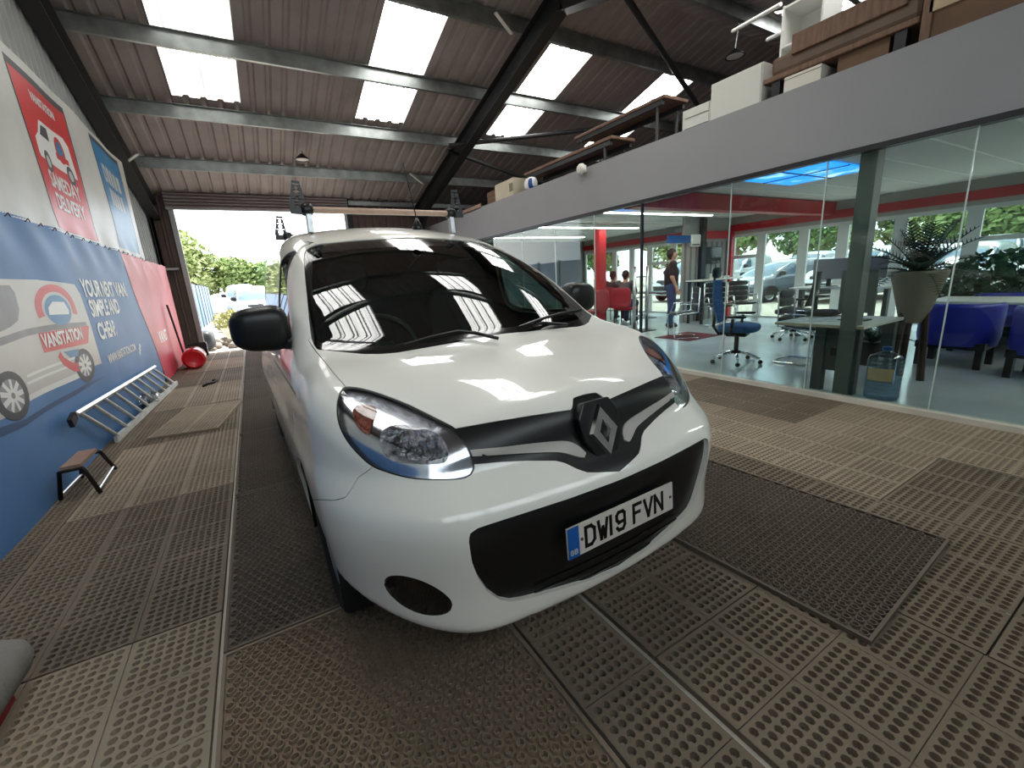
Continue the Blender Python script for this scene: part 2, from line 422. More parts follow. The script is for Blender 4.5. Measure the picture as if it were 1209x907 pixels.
for a, b in zip(JY[:-1], JY[1:]):
    MB().box((XG + .004, a + .003, .05), (XG + .014, b - .003, FZ0 - .003)).build('pane', m_pane, win)
for y in JY[1:-1]:
    if abs(y - 4.47) < .01:
        MB().box((XG - .01, y - .012, .04), (XG + .03, y + .012, FZ0 + .12)).build('joint', m_blackst, win)
    else:
        MB().box((XG + .003, y - .0045, .05), (XG + .015, y + .0045, FZ0 - .003)).build('joint', m_edge, win)
MB().box((XG - .05, GY0, 0), (XG + .06, GY1, .045)).build('sill_kerb', m_conc, win)
m_post = mat('grey_post', (112, 116, 116), rough=.45, metal=.3)
MB().box((XG + .10, 1.86, 0), (XG + .24, 1.99, FZ0 + .1)).build('post', m_post, win)

# ================================================================== office interior
of = MB().box((XG + .06, GY0, .002), (XR, GY1, .03)).build('office_floor', mat('polished_grey_floor', (172, 178, 184), rough=.16, noise=(1.4, .14), spec=.5)); tag(of, kind='structure')
oc = empty('office_ceiling'); tag(oc, kind='structure')
OCZ = 2.52
m_tile = mat('white_ceiling_tile', (206, 206, 202), rough=.85)
MB().box((XG + .12, GY0, OCZ), (XR, GY1, OCZ + .03)).build('ceiling_board', m_tile, oc)
m_grid = mat('ceiling_grid', (232, 232, 230), rough=.5)
for i in range(19):
    y = GY0 + .25 + i * .6
    if y < GY1: MB().box((XG + .13, y - .012, OCZ - .006), (XR, y + .012, OCZ)).build('ceiling_bar', m_grid, oc)
m_red = mat('red_paint', (176, 30, 40), rough=.42)
m_bluep = mat('blue_paint', (26, 74, 140), rough=.42)
m_cream = mat('office_wall_paint', (168, 166, 160), rough=.7)
# window wall on the far side of the office
ww = empty('wall_office'); tag(ww, kind='structure')
WT = 2.10
MB().box((XR - .10, GY0, WT), (XR, GY1, OCZ)).build('wall_head', m_cream, ww)
rb = MB().box((XR - .16, GY0, WT + .08), (XR - .10, GY1, WT + .24)).build('red_rail', m_red, ww)
m_frame = mat('white_window_frame', (214, 215, 214), rough=.4)
m_wglass = glass_mat('window_glass', (236, 242, 242), base=.02)
yy = [GY0, -.4, .6, 1.6, 2.6, 3.6, 4.55, 5.32, 6.27, 7.05, 8.86, 9.75, 10.5, 11.3, 12.0, 12.86]
for i, (a, b) in enumerate(zip(yy[:-1], yy[1:])):
    w = empty('window_%d' % (i + 2)); tag(w, kind='structure')
    f = MB()
    t = .10
    f.box((XR - .08, a, 0), (XR - .02, a + t, WT)); f.box((XR - .08, b - t, 0), (XR - .02, b, WT)); f.box((XR - .08, a + t, WT - .07), (XR - .02, b - t, WT)); f.box((XR - .08, a + t, 0), (XR - .02, b - t, .08))
    if i in (1, 3, 4, 8, 10): f.box((XR - .08, a + t, 1.50), (XR - .02, b - t, 1.58))
    f.build('window_frame', m_frame, w)
    MB().box((XR - .055, a + t, .08), (XR - .045, b - t, WT - .07)).build('pane', m_wglass, w)
# cross beams and partition
MB().box((XG + .15, 4.72, 2.26), (XR - .1, 4.95, 2.50)).build('beam', m_red, oc)
pr = MB().box((9.1, 7.06, 0), (XR - .1, 7.14, OCZ)).build('wall_partition', mat('partition_panel', (150, 150, 148), rough=.6, noise=(2, .06)), None); tag(pr, kind='structure')
for i in range(9): MB().box((9.12 + i * .20, 7.045, 0), (9.17 + i * .20, 7.06, 1.95)).build('partition_rib', mat('partition_rib', (118, 118, 118), rough=.6), pr)
MB().box((8.45, 7.0, 1.93), (9.62, 7.05, 2.10)).build('blue_rail', m_bluep, pr)
MB().box((9.78, 7.0, 2.02), (XR - .1, 7.05, 2.2)).build('red_rail', m_red, pr)
MB().box((9.62, 6.96, 0), (9.78, 7.05, 2.5)).build('dark_post', m_blackst, pr)
MB().box((XR - .24, 6.93, 0), (XR - .14, 7.04, 2.2)).build('red_post', m_red, pr)
co = MB().box((7.72, 8.5, 0), (7.94, 8.72, OCZ)).build('column', m_red); tag(co, kind='structure')
# slim LED batten beyond the red beam; the others are added to brighten the office
m_led = mat('led_batten', (255, 255, 255), emit=((255, 250, 240), 18.0))
for i_, y_ in enumerate((5.15, 8.3, 6.2, 10.4, .2)):
    lb = empty('led_batten', (6.95, y_, OCZ - .075)); tag(lb, 'slim white LED batten under the office ceiling ' + ['beyond the red beam', 'over the seated people, added for light', 'between the red beam and the partition, added for light', 'at the far end of the office, added for light', 'at the near end of the office, added for light'][i_], 'lamp', 'LED battens in the office')
    MB().box((-1.9, -.05, -.02), (1.9, .05, .05)).build('housing', m_white, lb); MB().box((-1.88, -.045, -.03), (1.88, .045, -.021)).build('diffuser', m_led, lb)
# back-lit sky pictures in the ceiling
def sky_panel_mat():
    m = bpy.data.materials.new('backlit_sky_print'); m.use_nodes = True; nt = m.node_tree; p = nt.nodes['Principled BSDF']
    tc = nt.nodes.new('ShaderNodeTexCoord'); nz = nt.nodes.new('ShaderNodeTexNoise'); nz.inputs['Scale'].default_value = 2.6; nz.inputs['Detail'].default_value = 6
    c = nt.nodes.new('ShaderNodeValToRGB'); c.color_ramp.elements[0].position = .53; c.color_ramp.elements[1].position = .72
    c.color_ramp.elements[0].color = srgb(0, 132, 250); c.color_ramp.elements[1].color = srgb(190, 232, 255)
    nt.links.new(tc.outputs['Object'], nz.inputs['Vector']); nt.links.new(nz.outputs['Fac'], c.inputs['Fac']); nt.links.new(c.outputs[0], p.inputs['Emission Color'])
    p.inputs['Emission Strength'].default_value = 1.15; p.inputs['Base Color'].default_value = (0, 0, 0, 1); return m
m_sky = sky_panel_mat()
for n_, (x0, x1, y0, y1) in (('over the blue desk chair', (6.02, 7.45, 2.82, 3.90)), ('beyond the red beam', (5.3, 6.5, 5.2, 6.3))):
    lp = empty('ceiling_light_panel', ((x0 + x1) / 2, (y0 + y1) / 2, OCZ - .02)); tag(lp, 'square backlit blue sky picture in the office ceiling ' + n_, 'light panel', 'sky light panels')
    hx, hy = (x1 - x0) / 4, (y1 - y0) / 4
    for i in (-1, 1):
        for j in (-1, 1): MB().box((i * hx - hx + .012, j * hy - hy + .012, -.004), (i * hx + hx - .012, j * hy + hy - .012, .008)).build('sky_tile', m_sky, lp)
    MB().box((-2 * hx - .03, -.012, -.012), (2 * hx + .03, .012, .0)).box((-.012, -2 * hy, -.012), (.012, 2 * hy, .0)).build('panel_frame', m_blackst, lp)
# ================================================================== the van
VXC, VY0, VYAW = 0.9932, 1.05, 0.02678          # van frame: u across, v back from the nose, z up
VCY, VSY = math.cos(VYAW), math.sin(VYAW)
def van_l2w(L):
    return np.stack([VXC + L[..., 0] * VCY - L[..., 1] * VSY, VY0 + L[..., 0] * VSY + L[..., 1] * VCY, L[..., 2]], -1)
def photo_xy(L):
    """where a van-frame point stands in the photograph's measured outlines"""
    W = van_l2w(L) - np.array([0, 0, CAM_H]); c = W @ CAM_ROWS.T
    z = np.maximum(c[..., 2], 1e-3)
    return np.stack([604.5 + CAM_F * c[..., 0] / z, 453.5 + CAM_F * c[..., 1] / z], -1)
def poly_sd(P, poly):
    """signed distance of points to a closed polygon, negative inside"""
    poly = np.asarray(poly, float); d2 = np.full(len(P), 1e18); ins = np.zeros(len(P), bool)
    for a, b in zip(poly, np.roll(poly, -1, 0)):
        e = b - a; w = P - a; t = np.clip((w @ e) / max(e @ e, 1e-12), 0, 1)
        q = w - t[:, None] * e; d2 = np.minimum(d2, (q * q).sum(1))
        c = ((a[1] > P[:, 1]) != (b[1] > P[:, 1]))
        with np.errstate(divide='ignore', invalid='ignore'):
            xi = (b[0] - a[0]) * (P[:, 1] - a[1]) / (b[1] - a[1] if b[1] != a[1] else 1e-12) + a[0]
        ins ^= c & (P[:, 0] < xi)
    d = np.sqrt(d2); return np.where(ins, -d, d)
def line_d(P, pts):
    d2 = np.full(len(P), 1e18); pts = np.asarray(pts, float)
    for a, b in zip(pts[:-1], pts[1:]):
        e = b - a; w = P - a; t = np.clip((w @ e) / max(e @ e, 1e-12), 0, 1); q = w - t[:, None] * e
        d2 = np.minimum(d2, (q * q).sum(1))
    return np.sqrt(d2)
def smooth_poly(pts, it=2):
    pts = np.asarray(pts, float)
    for _ in range(it):
        n = np.roll(pts, -1, 0); pts = np.stack([.75 * pts + .25 * n, .25 * pts + .75 * n], 1).reshape(-1, 2)
    return pts
def rmax(a, b, r):
    x = np.maximum(a + r, 0); y = np.maximum(b + r, 0)
    return np.minimum(np.maximum(a, b), -r) + np.sqrt(x * x + y * y)
def smin(a, b, k):
    h = np.maximum(k - np.abs(a - b), 0) / k
    return np.minimum(a, b) - h * h * k * .25
def spl(xs, ys):
    """smooth monotone-ish interpolation (Catmull-Rom Hermite)"""
    xs = np.asarray(xs, float); ys = np.asarray(ys, float); m = np.gradient(ys, xs)
    def f(x):
        x = np.clip(x, xs[0], xs[-1]); i = np.clip(np.searchsorted(xs, x, side='right') - 1, 0, len(xs) - 2)
        h = xs[i + 1] - xs[i]; t = (x - xs[i]) / h
        return (2*t**3-3*t**2+1)*ys[i] + (t**3-2*t**2+t)*h*m[i] + (-2*t**3+3*t**2)*ys[i+1] + (t**3-t**2)*h*m[i+1]
    return f
F_NOSE = spl([.1, .17, .22, .27, .33, .42, .52, .60, .65, .70, .75, .80, .85, .90, .96, 1.1], [.06, .0, -.042, -.060, -.056, -.050, -.058, -.066, -.064, -.043, .005, .050, .070, .086, .112, .2])
F_HOOD = spl([-.2, .0, .1, .2, .35, .5, .65, .8, .95, 1.2, 5], [.80, .905, .948, .978, 1.022, 1.058, 1.087, 1.11, 1.128, 1.13, 1.13])
F_HK = spl([-.2, .0, .18, .53, .9, 5], [.26, .24, .20, .045, .02, .02])
F_WS = spl([0., .65, 1.1, 1.53, 1.9, 5], [.62, 1.087, 1.39, 1.652, 1.86, 3.4])
F_ROOF = spl([0, 1.2, 1.6, 2.0, 2.6, 3.4, 4.0, 4.4], [1.52, 1.665, 1.725, 1.775, 1.805, 1.80, 1.765, 1.73])
F_SIDE = spl([.0, .22, .45, .62, .72, .80, .90, 1.0, 1.1, 2], [.85, .878, .900, .914, .910, .897, .888, .874, .856, .7])
WHEEL_V = (.80, 3.49); WHEEL_Z, WHEEL_R = .318, .318
def van_sdf(p):
    u = p[..., 0]; v = p[..., 1]; z = p[..., 2]; a = np.abs(u)
    front = (F_NOSE(z) + .17 * a * a + .25 * np.maximum(a - .45, 0) ** 2 - v) * .95
    side = a - F_SIDE(z) + .10 * np.maximum(.75 - v, 0) ** 2 + .05 * np.maximum(v - 3.4, 0) ** 2
    hood = (z - (F_HOOD(v) - F_HK(v) * a * a)) * .95
    rear = v - 4.20 + .05 * a * a
    bot = (.282 + .6 * np.maximum(a - .45, 0) ** 2 * (v < .6) - .03 * np.clip(v - .3, 0, 1)) - z
    low = rmax(front, side, .30)
    low = rmax(low, hood, .07 + .05 * np.clip(v - .2, 0, .6))
    low = rmax(low, rear, .12)
    low = rmax(low, bot, .035)
    ws = (z - (F_WS(v) - .25 * a * a)) * .84
    rf = (z - (F_ROOF(v) - .13 * a * a)) * .98
    cs = (a - (.842 - .20 * (z - 1.1) - .12 * np.maximum(z - 1.45, 0) ** 2 - .05 * np.maximum(v - 3.2, 0) ** 2)) * .97
    cab = rmax(ws, rf, .30)
    cab = rmax(cab, cs, .085 + .06 * np.clip(v - 1.3, 0, 1))
    cab = rmax(cab, v - 4.19 + .12 * (z - 1.0) * (z > 1.0), .12)
    cab = np.maximum(cab, 1.0 - z)
    d = smin(low, cab, .05)
    return d
def surface_net(fn, lo, hi, h):
    ax = [np.arange(lo[i], hi[i] + h, h) for i in range(3)]
    G = np.stack(np.meshgrid(*ax, indexing='ij'), -1); D = fn(G)
    n = D.shape; S = D < 0
    corn = [(i, j, k) for i in (0, 1) for j in (0, 1) for k in (0, 1)]
    sl = lambda c: tuple(slice(c[q], n[q] - 1 + c[q]) for q in range(3))
    cnt = sum(S[sl(c)].astype(np.int8) for c in corn); act = (cnt > 0) & (cnt < 8)
    idx = np.full(act.shape, -1, np.int64); ci = np.argwhere(act); idx[act] = np.arange(len(ci))
    acc = np.zeros((len(ci), 3)); num = np.zeros(len(ci))
    base = np.array(lo)
    for a in range(8):
        for b in range(a + 1, 8):
            d = np.array(corn[b]) - np.array(corn[a])
            if np.abs(d).sum() != 1: continue
            pa = ci + corn[a]; pb = ci + corn[b]
            da = D[tuple(pa.T)]; db = D[tuple(pb.T)]; x = (da < 0) != (db < 0)
            t = np.where(x, da / np.where(x, da - db, 1), 0)
            acc[x] += (pa + t[:, None] * d)[x]; num[x] += 1
    V = base + h * acc / num[:, None]
    Q = []
    for q in range(3):
        r, s_ = (q + 1) % 3, (q + 2) % 3
        s0 = [slice(None)] * 3; s1 = [slice(None)] * 3; s0[q] = slice(0, n[q] - 1); s1[q] = slice(1, n[q])
        ch = S[tuple(s0)] != S[tuple(s1)]
        e = np.argwhere(ch); e = e[(e[:, r] > 0) & (e[:, s_] > 0) & (e[:, r] < n[r] - 1) & (e[:, s_] < n[s_] - 1)]
        def cell(dr, ds):
            c = e.copy(); c[:, r] += dr; c[:, s_] += ds; return idx[tuple(c.T)]
        q4 = np.stack([cell(-1, -1), cell(0, -1), cell(0, 0), cell(-1, 0)], 1)
        neg = ~S[tuple(e.T)]
        q4[neg] = q4[neg][:, ::-1]
        Q.append(q4)
    Q = np.concatenate(Q); Q = Q[(Q >= 0).all(1)]
    T = np.concatenate([Q[:, [0, 1, 2]], Q[:, [0, 2, 3]]])
    return V, T
def sdf_grad(fn, V, e=2e-3):
    g = np.zeros_like(V)
    for i in range(3):
        d = np.zeros(3); d[i] = e; g[:, i] = (fn(V + d) - fn(V - d)) / (2 * e)
    return g
def snap(fn, V, it=4):
    for _ in range(it):
        g = sdf_grad(fn, V); f = fn(V); s = f / np.maximum((g * g).sum(1), .2)
        V = V - np.clip(s, -.02, .02)[:, None] * g
    g = sdf_grad(fn, V); N = g / np.maximum(np.linalg.norm(g, axis=1), 1e-9)[:, None]
    return V, N
def clip(M, fld):
    """cut a (V, N, T) mesh along fld(V) = 0 -> (inside, outside)"""
    V, N, T = M; s = fld(V)
    s = np.where(np.abs(s) < 1e-7, 1e-7, s); neg = s < 0
    tn = neg[T].sum(1)
    def pack(T2, V2, N2):
        if len(T2) == 0: return (np.zeros((0, 3)), np.zeros((0, 3)), np.zeros((0, 3), np.int64))
        us, inv = np.unique(T2, return_inverse=True); return V2[us], N2[us], inv.reshape(-1, 3)
    mix = T[(tn > 0) & (tn < 3)]
    ins = [T[tn == 3]]; out = [T[tn == 0]]
    V2 = V; N2 = N
    if len(mix):
        # rotate so that vertex 0 is the odd one out
        m = neg[mix]; odd = np.where(m.sum(1) == 1, m.argmax(1), (~m).argmax(1))
        r = (odd[:, None] + np.arange(3)) % 3; mix = np.take_along_axis(mix, r, 1)
        E = np.concatenate([mix[:, [0, 1]], mix[:, [0, 2]]]); Es = np.sort(E, 1)
        ue, inv = np.unique(Es, axis=0, return_inverse=True); inv = inv.ravel()
        t = s[ue[:, 0]] / (s[ue[:, 0]] - s[ue[:, 1]])
        nv = V[ue[:, 0]] + t[:, None] * (V[ue[:, 1]] - V[ue[:, 0]]); nn = N[ue[:, 0]] + t[:, None] * (N[ue[:, 1]] - N[ue[:, 0]])
        nn /= np.maximum(np.linalg.norm(nn, axis=1), 1e-9)[:, None]
        V2 = np.concatenate([V, nv]); N2 = np.concatenate([N, nn]); k = len(mix)
        i1 = len(V) + inv[:k]; i2 = len(V) + inv[k:]
        tip = np.stack([mix[:, 0], i1, i2], 1)
        qa = np.stack([i1, mix[:, 1], mix[:, 2]], 1); qb = np.stack([i1, mix[:, 2], i2], 1)
        on = neg[mix[:, 0]]
        ins += [tip[on], qa[~on], qb[~on]]; out += [tip[~on], qa[on], qb[on]]
    return pack(np.concatenate(ins), V2, N2), pack(np.concatenate(out), V2, N2)
def mirror_join(M, both=True):
    V, N, T = M
    if not both: return M
    s = np.array([-1, 1, 1])
    return np.concatenate([V, V * s]), np.concatenate([N, N * s]), np.concatenate([T, T[:, ::-1] + len(V)])
def np_mesh(name, M, m):
    V, N, T = M
    me = bpy.data.meshes.new(name)
    me.vertices.add(len(V)); me.vertices.foreach_set('co', V.astype(np.float32).ravel())
    me.loops.add(len(T) * 3); me.loops.foreach_set('vertex_index', T.astype(np.int32).ravel())
    me.polygons.add(len(T)); me.polygons.foreach_set('loop_start', np.arange(0, len(T) * 3, 3, dtype=np.int32))
    me.polygons.foreach_set('use_smooth', np.ones(len(T), bool))
    me.update(calc_edges=True); me.validate()
    if len(me.vertices) == len(N): me.normals_split_custom_set_from_vertices(N.astype(np.float32).tolist())
    me.materials.append(m)
    return me
def bounds(M):
    """boundary edges of a mesh as index pairs (directed)"""
    T = M[2]; E = np.concatenate([T[:, [0, 1]], T[:, [1, 2]], T[:, [2, 0]]]); n = len(M[0])
    key = E[:, 0] * n + E[:, 1]; rev = E[:, 1] * n + E[:, 0]
    return E[~np.isin(key, rev)]
def thicken(M, d, skip=None):
    """give a surface patch a rim that runs d metres inwards, so its edge has depth"""
    V, N, T = M; B = bounds(M)
    if skip is not None: B = B[~(skip(V[B[:, 0]]) & skip(V[B[:, 1]]))]
    if not len(B): return M
    us, inv = np.unique(B, return_inverse=True); inv = inv.reshape(-1, 2); k = len(V)
    V2 = np.concatenate([V, V[us], V[us] - N[us] * d])
    e = np.zeros_like(V[us]); np.add.at(e, inv[:, 0], np.cross(V[B[:, 1]] - V[B[:, 0]], N[B[:, 0]])); np.add.at(e, inv[:, 1], np.cross(V[B[:, 1]] - V[B[:, 0]], N[B[:, 1]]))
    e /= np.maximum(np.linalg.norm(e, axis=1), 1e-9)[:, None]
    N2 = np.concatenate([N, e, e]); a = k + inv[:, 0]; b = k + inv[:, 1]; u_ = len(us)
    T2 = np.concatenate([T, np.stack([a, a + u_, b + u_], 1), np.stack([a, b + u_, b], 1)])
    return V2, N2, T2
def offset(M, d):
    V, N, T = M; d = np.asarray(d)
    return V - N * (d[:, None] if d.ndim else d), N, T

# ---- outlines measured on the near half of the van (the other half mirrors them)
def cr(x0, y0, s, pts): return [(x0 + x / s, y0 + y / s) for x, y in pts]
O_LAMP = smooth_poly(cr(390, 440, 6.045, [(105,95),(230,108),(380,155),(560,225),(700,295),(800,345),(900,395),(960,480),(1000,560),(1030,640),(1030,700),(990,750),(900,768),(760,770),(620,765),(500,745),(400,715),(300,680),(220,615),(140,530),(80,440),(45,340),(40,240),(55,160),(80,115)]))
O_REFL = smooth_poly(cr(390, 440, 6.045, [(330,400),(380,340),(470,310),(600,330),(740,370),(800,420),(850,540),(840,640),(700,650),(560,645),(420,630),(350,590),(320,500)]))
O_IND = smooth_poly(cr(390, 440, 6.045, [(135,200),(200,180),(300,185),(330,215),(300,290),(265,380),(250,420),(190,400),(145,330)]))
O_GRILLE = cr(540, 430, 6.045, [(-60,470),(0,455),(250,410),(500,370),(700,340),(815,325),(822,300),(825,245),(850,232),(940,205),(1100,180),(1300,150),(1300,760),(1000,774),(930,774),(860,752),(770,707),(700,690),(500,690),(300,700),(140,715),(40,718)])
O_STRIP = smooth_poly(cr(540, 430, 6.045, [(60,620),(110,612),(300,595),(500,570),(700,550),(780,548),(850,575),(905,625),(938,664),(900,672),(820,655),(740,630),(600,632),(400,640),(200,655),(80,662)]), 1)
O_INTAKE = cr(540, 500, 3.778, [(50,520),(58,490),(90,468),(150,448),(300,400),(500,335),(700,262),(900,180),(1000,140),(1000,530),(900,570),(740,645),(600,700),(450,745),(300,785),(240,795),(190,787),(140,755),(95,695),(65,620)])
O_FOG = smooth_poly(cr(340, 520, 3.629, [(408,605),(430,578),(500,580),(580,603),(650,640),(698,680),(708,712),(690,740),(640,754),(570,747),(500,717),(450,677),(415,635)]))
O_SCREEN = cr(340, 230, 4.318, [(80,330),(82,300),(92,278),(115,262),(160,250),(300,235),(450,225),(620,217),(760,217),(1000,232),(1300,260),(1300,670),(1080,712),(900,745),(700,780),(560,805),(480,812),(380,812),(250,800),(150,790),(128,760),(116,730),(105,640),(95,520),(85,420)])
L_HOOD = cr(300, 380, 6.045, [(380,120),(415,175),(440,210),(500,280),(570,368),(650,460),(665,480)])
L_BUMP = cr(340, 520, 3.629, [(390,90),(350,125),(300,160),(272,210),(245,245),(200,258),(145,255),(100,255)])

VH = .018
_V, _T = surface_net(van_sdf, (-1.0, -.14, .12), (.05, 4.3, 1.9), VH)
_V, _N = snap(van_sdf, _V)
HALF = (_V, _N, _T)
HALF, _ = clip(HALF, lambda V: V[:, 0])

def px_field(poly, ok, grow=0.0):
    """outline in the photograph -> cut field on the near half of the shell"""
    def f(V):
        return np.where(ok(V), poly_sd(photo_xy(V), poly) - grow, 30.0)
    return f
def vz_field(poly, amin=.5, grow=0.0):
    def f(V):
        return np.where(np.abs(V[:, 0]) > amin, poly_sd(V[:, 1:3], poly) - grow, 1.0)
    return f
OK_LAMP = lambda V: (V[:, 1] < .95) & (V[:, 2] > .6)
OK_GR = lambda V: (V[:, 1] < .5) & (V[:, 2] > .55)
OK_IN = lambda V: (V[:, 1] < .4) & (V[:, 2] < .8) & (V[:, 2] > .2)
OK_SC = lambda V: (V[:, 1] > .4) & (V[:, 1] < 2.1) & (V[:, 2] > .95)
SIDEWIN = smooth_poly([(1.12, 1.135), (1.5, 1.12), (1.93, 1.13), (1.97, 1.3), (1.95, 1.56), (1.90, 1.60), (1.82, 1.60), (1.74, 1.55), (1.54, 1.41), (1.30, 1.24)], 2)
O_HOODP = list(map(tuple, L_HOOD)) + [(430, 500), (530, 530), (600, 540), (700, 540), (900, 500), (900, 380), (640, 360), (560, 380), (480, 400), (380, 395)]
O_BUMPP = list(map(tuple, L_BUMP[::-1])) + [(470, 540), (560, 530), (640, 525), (720, 520), (900, 440), (1000, 700), (760, 900), (400, 900), (330, 700), (340, 600)]
rest = HALF
lining_src = HALF
P = {}
P['lamp'], rest = clip(rest, px_field(O_LAMP, OK_LAMP))
P['grille'], rest = clip(rest, px_field(O_GRILLE, OK_GR))
P['strip'], P['grille'] = clip(P['grille'], px_field(O_STRIP, OK_GR))
P['intake'], rest = clip(rest, px_field(O_INTAKE, OK_IN))
P['fog'], rest = clip(rest, px_field(O_FOG, OK_IN))
P['screen'], rest = clip(rest, px_field(O_SCREEN, OK_SC))
P['swin'], rest = clip(rest, vz_field(SIDEWIN))
hood_f = px_field(O_HOODP, lambda V: (V[:, 1] < 1.2) & (V[:, 2] > .8))
P['hood'], rest = clip(rest, lambda V: hood_f(V) + .45)
_, rest = clip(rest, lambda V: hood_f(V) - .45)
bump_f = px_field(O_BUMPP, lambda V: (V[:, 1] < .62))
P['bumper'], rest = clip(rest, lambda V: bump_f(V) + .45)
_, rest = clip(rest, lambda V: bump_f(V) - .45)
# door shut lines on the flank, 6 mm wide
DOOR = [(1.08, 1.10), (1.02, .85), (1.03, .5), (1.12, .30), (2.02, .30), (2.05, 1.0), (2.04, 1.6), (1.95, 1.66), (1.88, 1.645), (1.60, 1.45), (1.30, 1.22), (1.08, 1.10)]
_, rest = clip(rest, lambda V: np.where(np.abs(V[:, 0]) > .5, line_d(V[:, 1:3], DOOR) - .003, 1.0))
_, rest = clip(rest, lambda V: np.where(np.abs(V[:, 0]) > .5, line_d(V[:, 1:3], [(2.12, .30), (3.0, .30), (3.06, .9), (3.06, 1.68), (2.12, 1.70), (2.12, .30)]) - .003, 1.0))
# wheel-arch liners
arch_f = lambda V: np.where(np.abs(V[:, 0]) > .5, np.minimum(*[np.sqrt((V[:, 1] - w_) ** 2 + (V[:, 2] - WHEEL_Z - .015) ** 2) for w_ in WHEEL_V]) - .372, 1.0)
_, rest = clip(rest, arch_f)
_, P['bumper'] = clip(P['bumper'], arch_f)
P['body'] = rest
at_mid = lambda V: np.abs(V[:, 0]) < 1e-4

m_paint = mat('white_van_paint', (236, 233, 223), rough=.32, coat=1.0, spec=.5, noise=(6, .02))
m_black = mat('satin_black_plastic', (17, 17, 18), rough=.35)
m_gloss = mat('gloss_black_plastic', (9, 9, 10), rough=.12, coat=.6)
m_dark = mat('dark_interior', (22, 23, 24), rough=.85)
m_chrome = mat('chrome', (225, 226, 230), rough=.07, metal=1)
m_alu = mat('brushed_aluminium', (176, 178, 180), rough=.32, metal=1, noise=(30, .12))
m_steel = mat('grey_steel', (120, 122, 124), rough=.4, metal=.9)
m_rubber = mat('tyre_rubber', (20, 20, 20), rough=.8)
m_vglass = glass_mat('windscreen_glass', (196, 214, 206), base=.035, ior=1.5)
m_sglass = glass_mat('side_window_glass', (168, 192, 184), base=.02, ior=1.5)
m_lens = glass_mat('lamp_lens', (245, 247, 250), base=.03, ior=1.5)

def van_matrix():
    m = Matrix.Rotation(VYAW, 4, 'Z'); m.translation = Vector((VXC, VY0, 0)); return m
van = empty('delivery_van', (VXC, VY0, 0), VYAW)
tag(van, 'white panel van with black front grille and roof bars, parked facing out', 'van')
def vpart(name, M, m, parent=van, both=True, rim=0.014):
    if rim: M = thicken(M, rim, at_mid)
    if both == 'split':
        V, N, T = M; s_ = np.array([-1, 1, 1])
        return [obj(name, np_mesh(name, M, m), parent if not isinstance(parent, list) else parent[0]),
                obj(name, np_mesh(name, (V * s_, N * s_, T[:, ::-1]), m), parent if not isinstance(parent, list) else parent[1])]
    return obj(name, np_mesh(name, mirror_join(M, both), m), parent)
m_dark_early = mat('arch_liner', (16, 16, 17), rough=.9)
body = vpart('body', P['body'], m_paint)
for s_ in (-1, 1):
    for w_ in WHEEL_V:
        MB().lathe([(.374, s_ * .50), (.374, s_ * .86), (.36, s_ * .885)], 24, (0, w_, WHEEL_Z + .015), 'x', -.3, PI + .3).add([(s_ * .5, w_ - .38, .2), (s_ * .5, w_ + .38, .2), (s_ * .5, w_ + .38, .75), (s_ * .5, w_ - .38, .75)], [(0, 1, 2, 3)]).build('wheel_arch_liner', m_dark_early, van, smooth=True)
hood = vpart('hood', P['hood'], m_paint)
bumper = vpart('bumper', P['bumper'], m_paint, rim=.02)
# dark lining: the inner face of the shell, open at the glass
lin = lining_src
_, lin = clip(lin, px_field(O_SCREEN, OK_SC, -6))
_, lin = clip(lin, vz_field(SIDEWIN, .5, .0))
_, lin = clip(lin, px_field(O_LAMP, OK_LAMP, 4))
lin, _ = clip(lin, lambda V: .30 - V[:, 2])
lin = offset(lin, .032)
obj('inner_lining', np_mesh('inner_lining', mirror_join(lin), m_dark), van)
# windscreen: clear field and black border
scr_f = px_field(O_SCREEN, OK_SC)
glass, border = clip(P['screen'], lambda V: scr_f(V) + 6.5 + 9.0 * np.clip((V[:, 1] - 1.30) * 2, 0, .35) + 9 * np.clip((1.17 - V[:, 2]) * 8, 0, .8) * (np.abs(V[:, 0]) < .8))
vpart('windscreen', offset(glass, .004), m_vglass, rim=0)
vpart('windscreen_border', offset(border, .004), m_gloss, rim=0)
sw_f = vz_field(SIDEWIN)
sg, sb = clip(P['swin'], lambda V: sw_f(V) + .022)
vpart('side_window', offset(sg, .006), m_sglass, both='split', rim=0)
vpart('window_rubber', offset(sb, .003), m_black, both='split', rim=.01)
# grille
gr = vpart('grille', offset(P['grille'], .004), m_black, rim=.03)
vpart('grille_strip', offset(P['strip'], -.004), mat('grey_trim', (176, 170, 164), rough=.4), gr, both='split', rim=.012)  # strip in one even grey, darker than the body paint
# lower intake: recessed mesh panel under a glossy lip
in_f = px_field(O_INTAKE, OK_IN)
lip, panel = clip(P['intake'], lambda V: np.maximum(.597 - V[:, 2] - .02 * np.abs(V[:, 0]), -in_f(V) * 0 - .0))
ink = vpart('lower_intake', offset(panel, .019), m_black, rim=0)
vpart('intake_lip', offset(lip, .008), m_gloss, ink, rim=.03)
# fog recess
fg = vpart('fog_recess', offset(P['fog'], np.clip(-px_field(O_FOG, OK_IN)(P['fog'][0]) * .006, 0, .028)), m_gloss, both='split', rim=0)

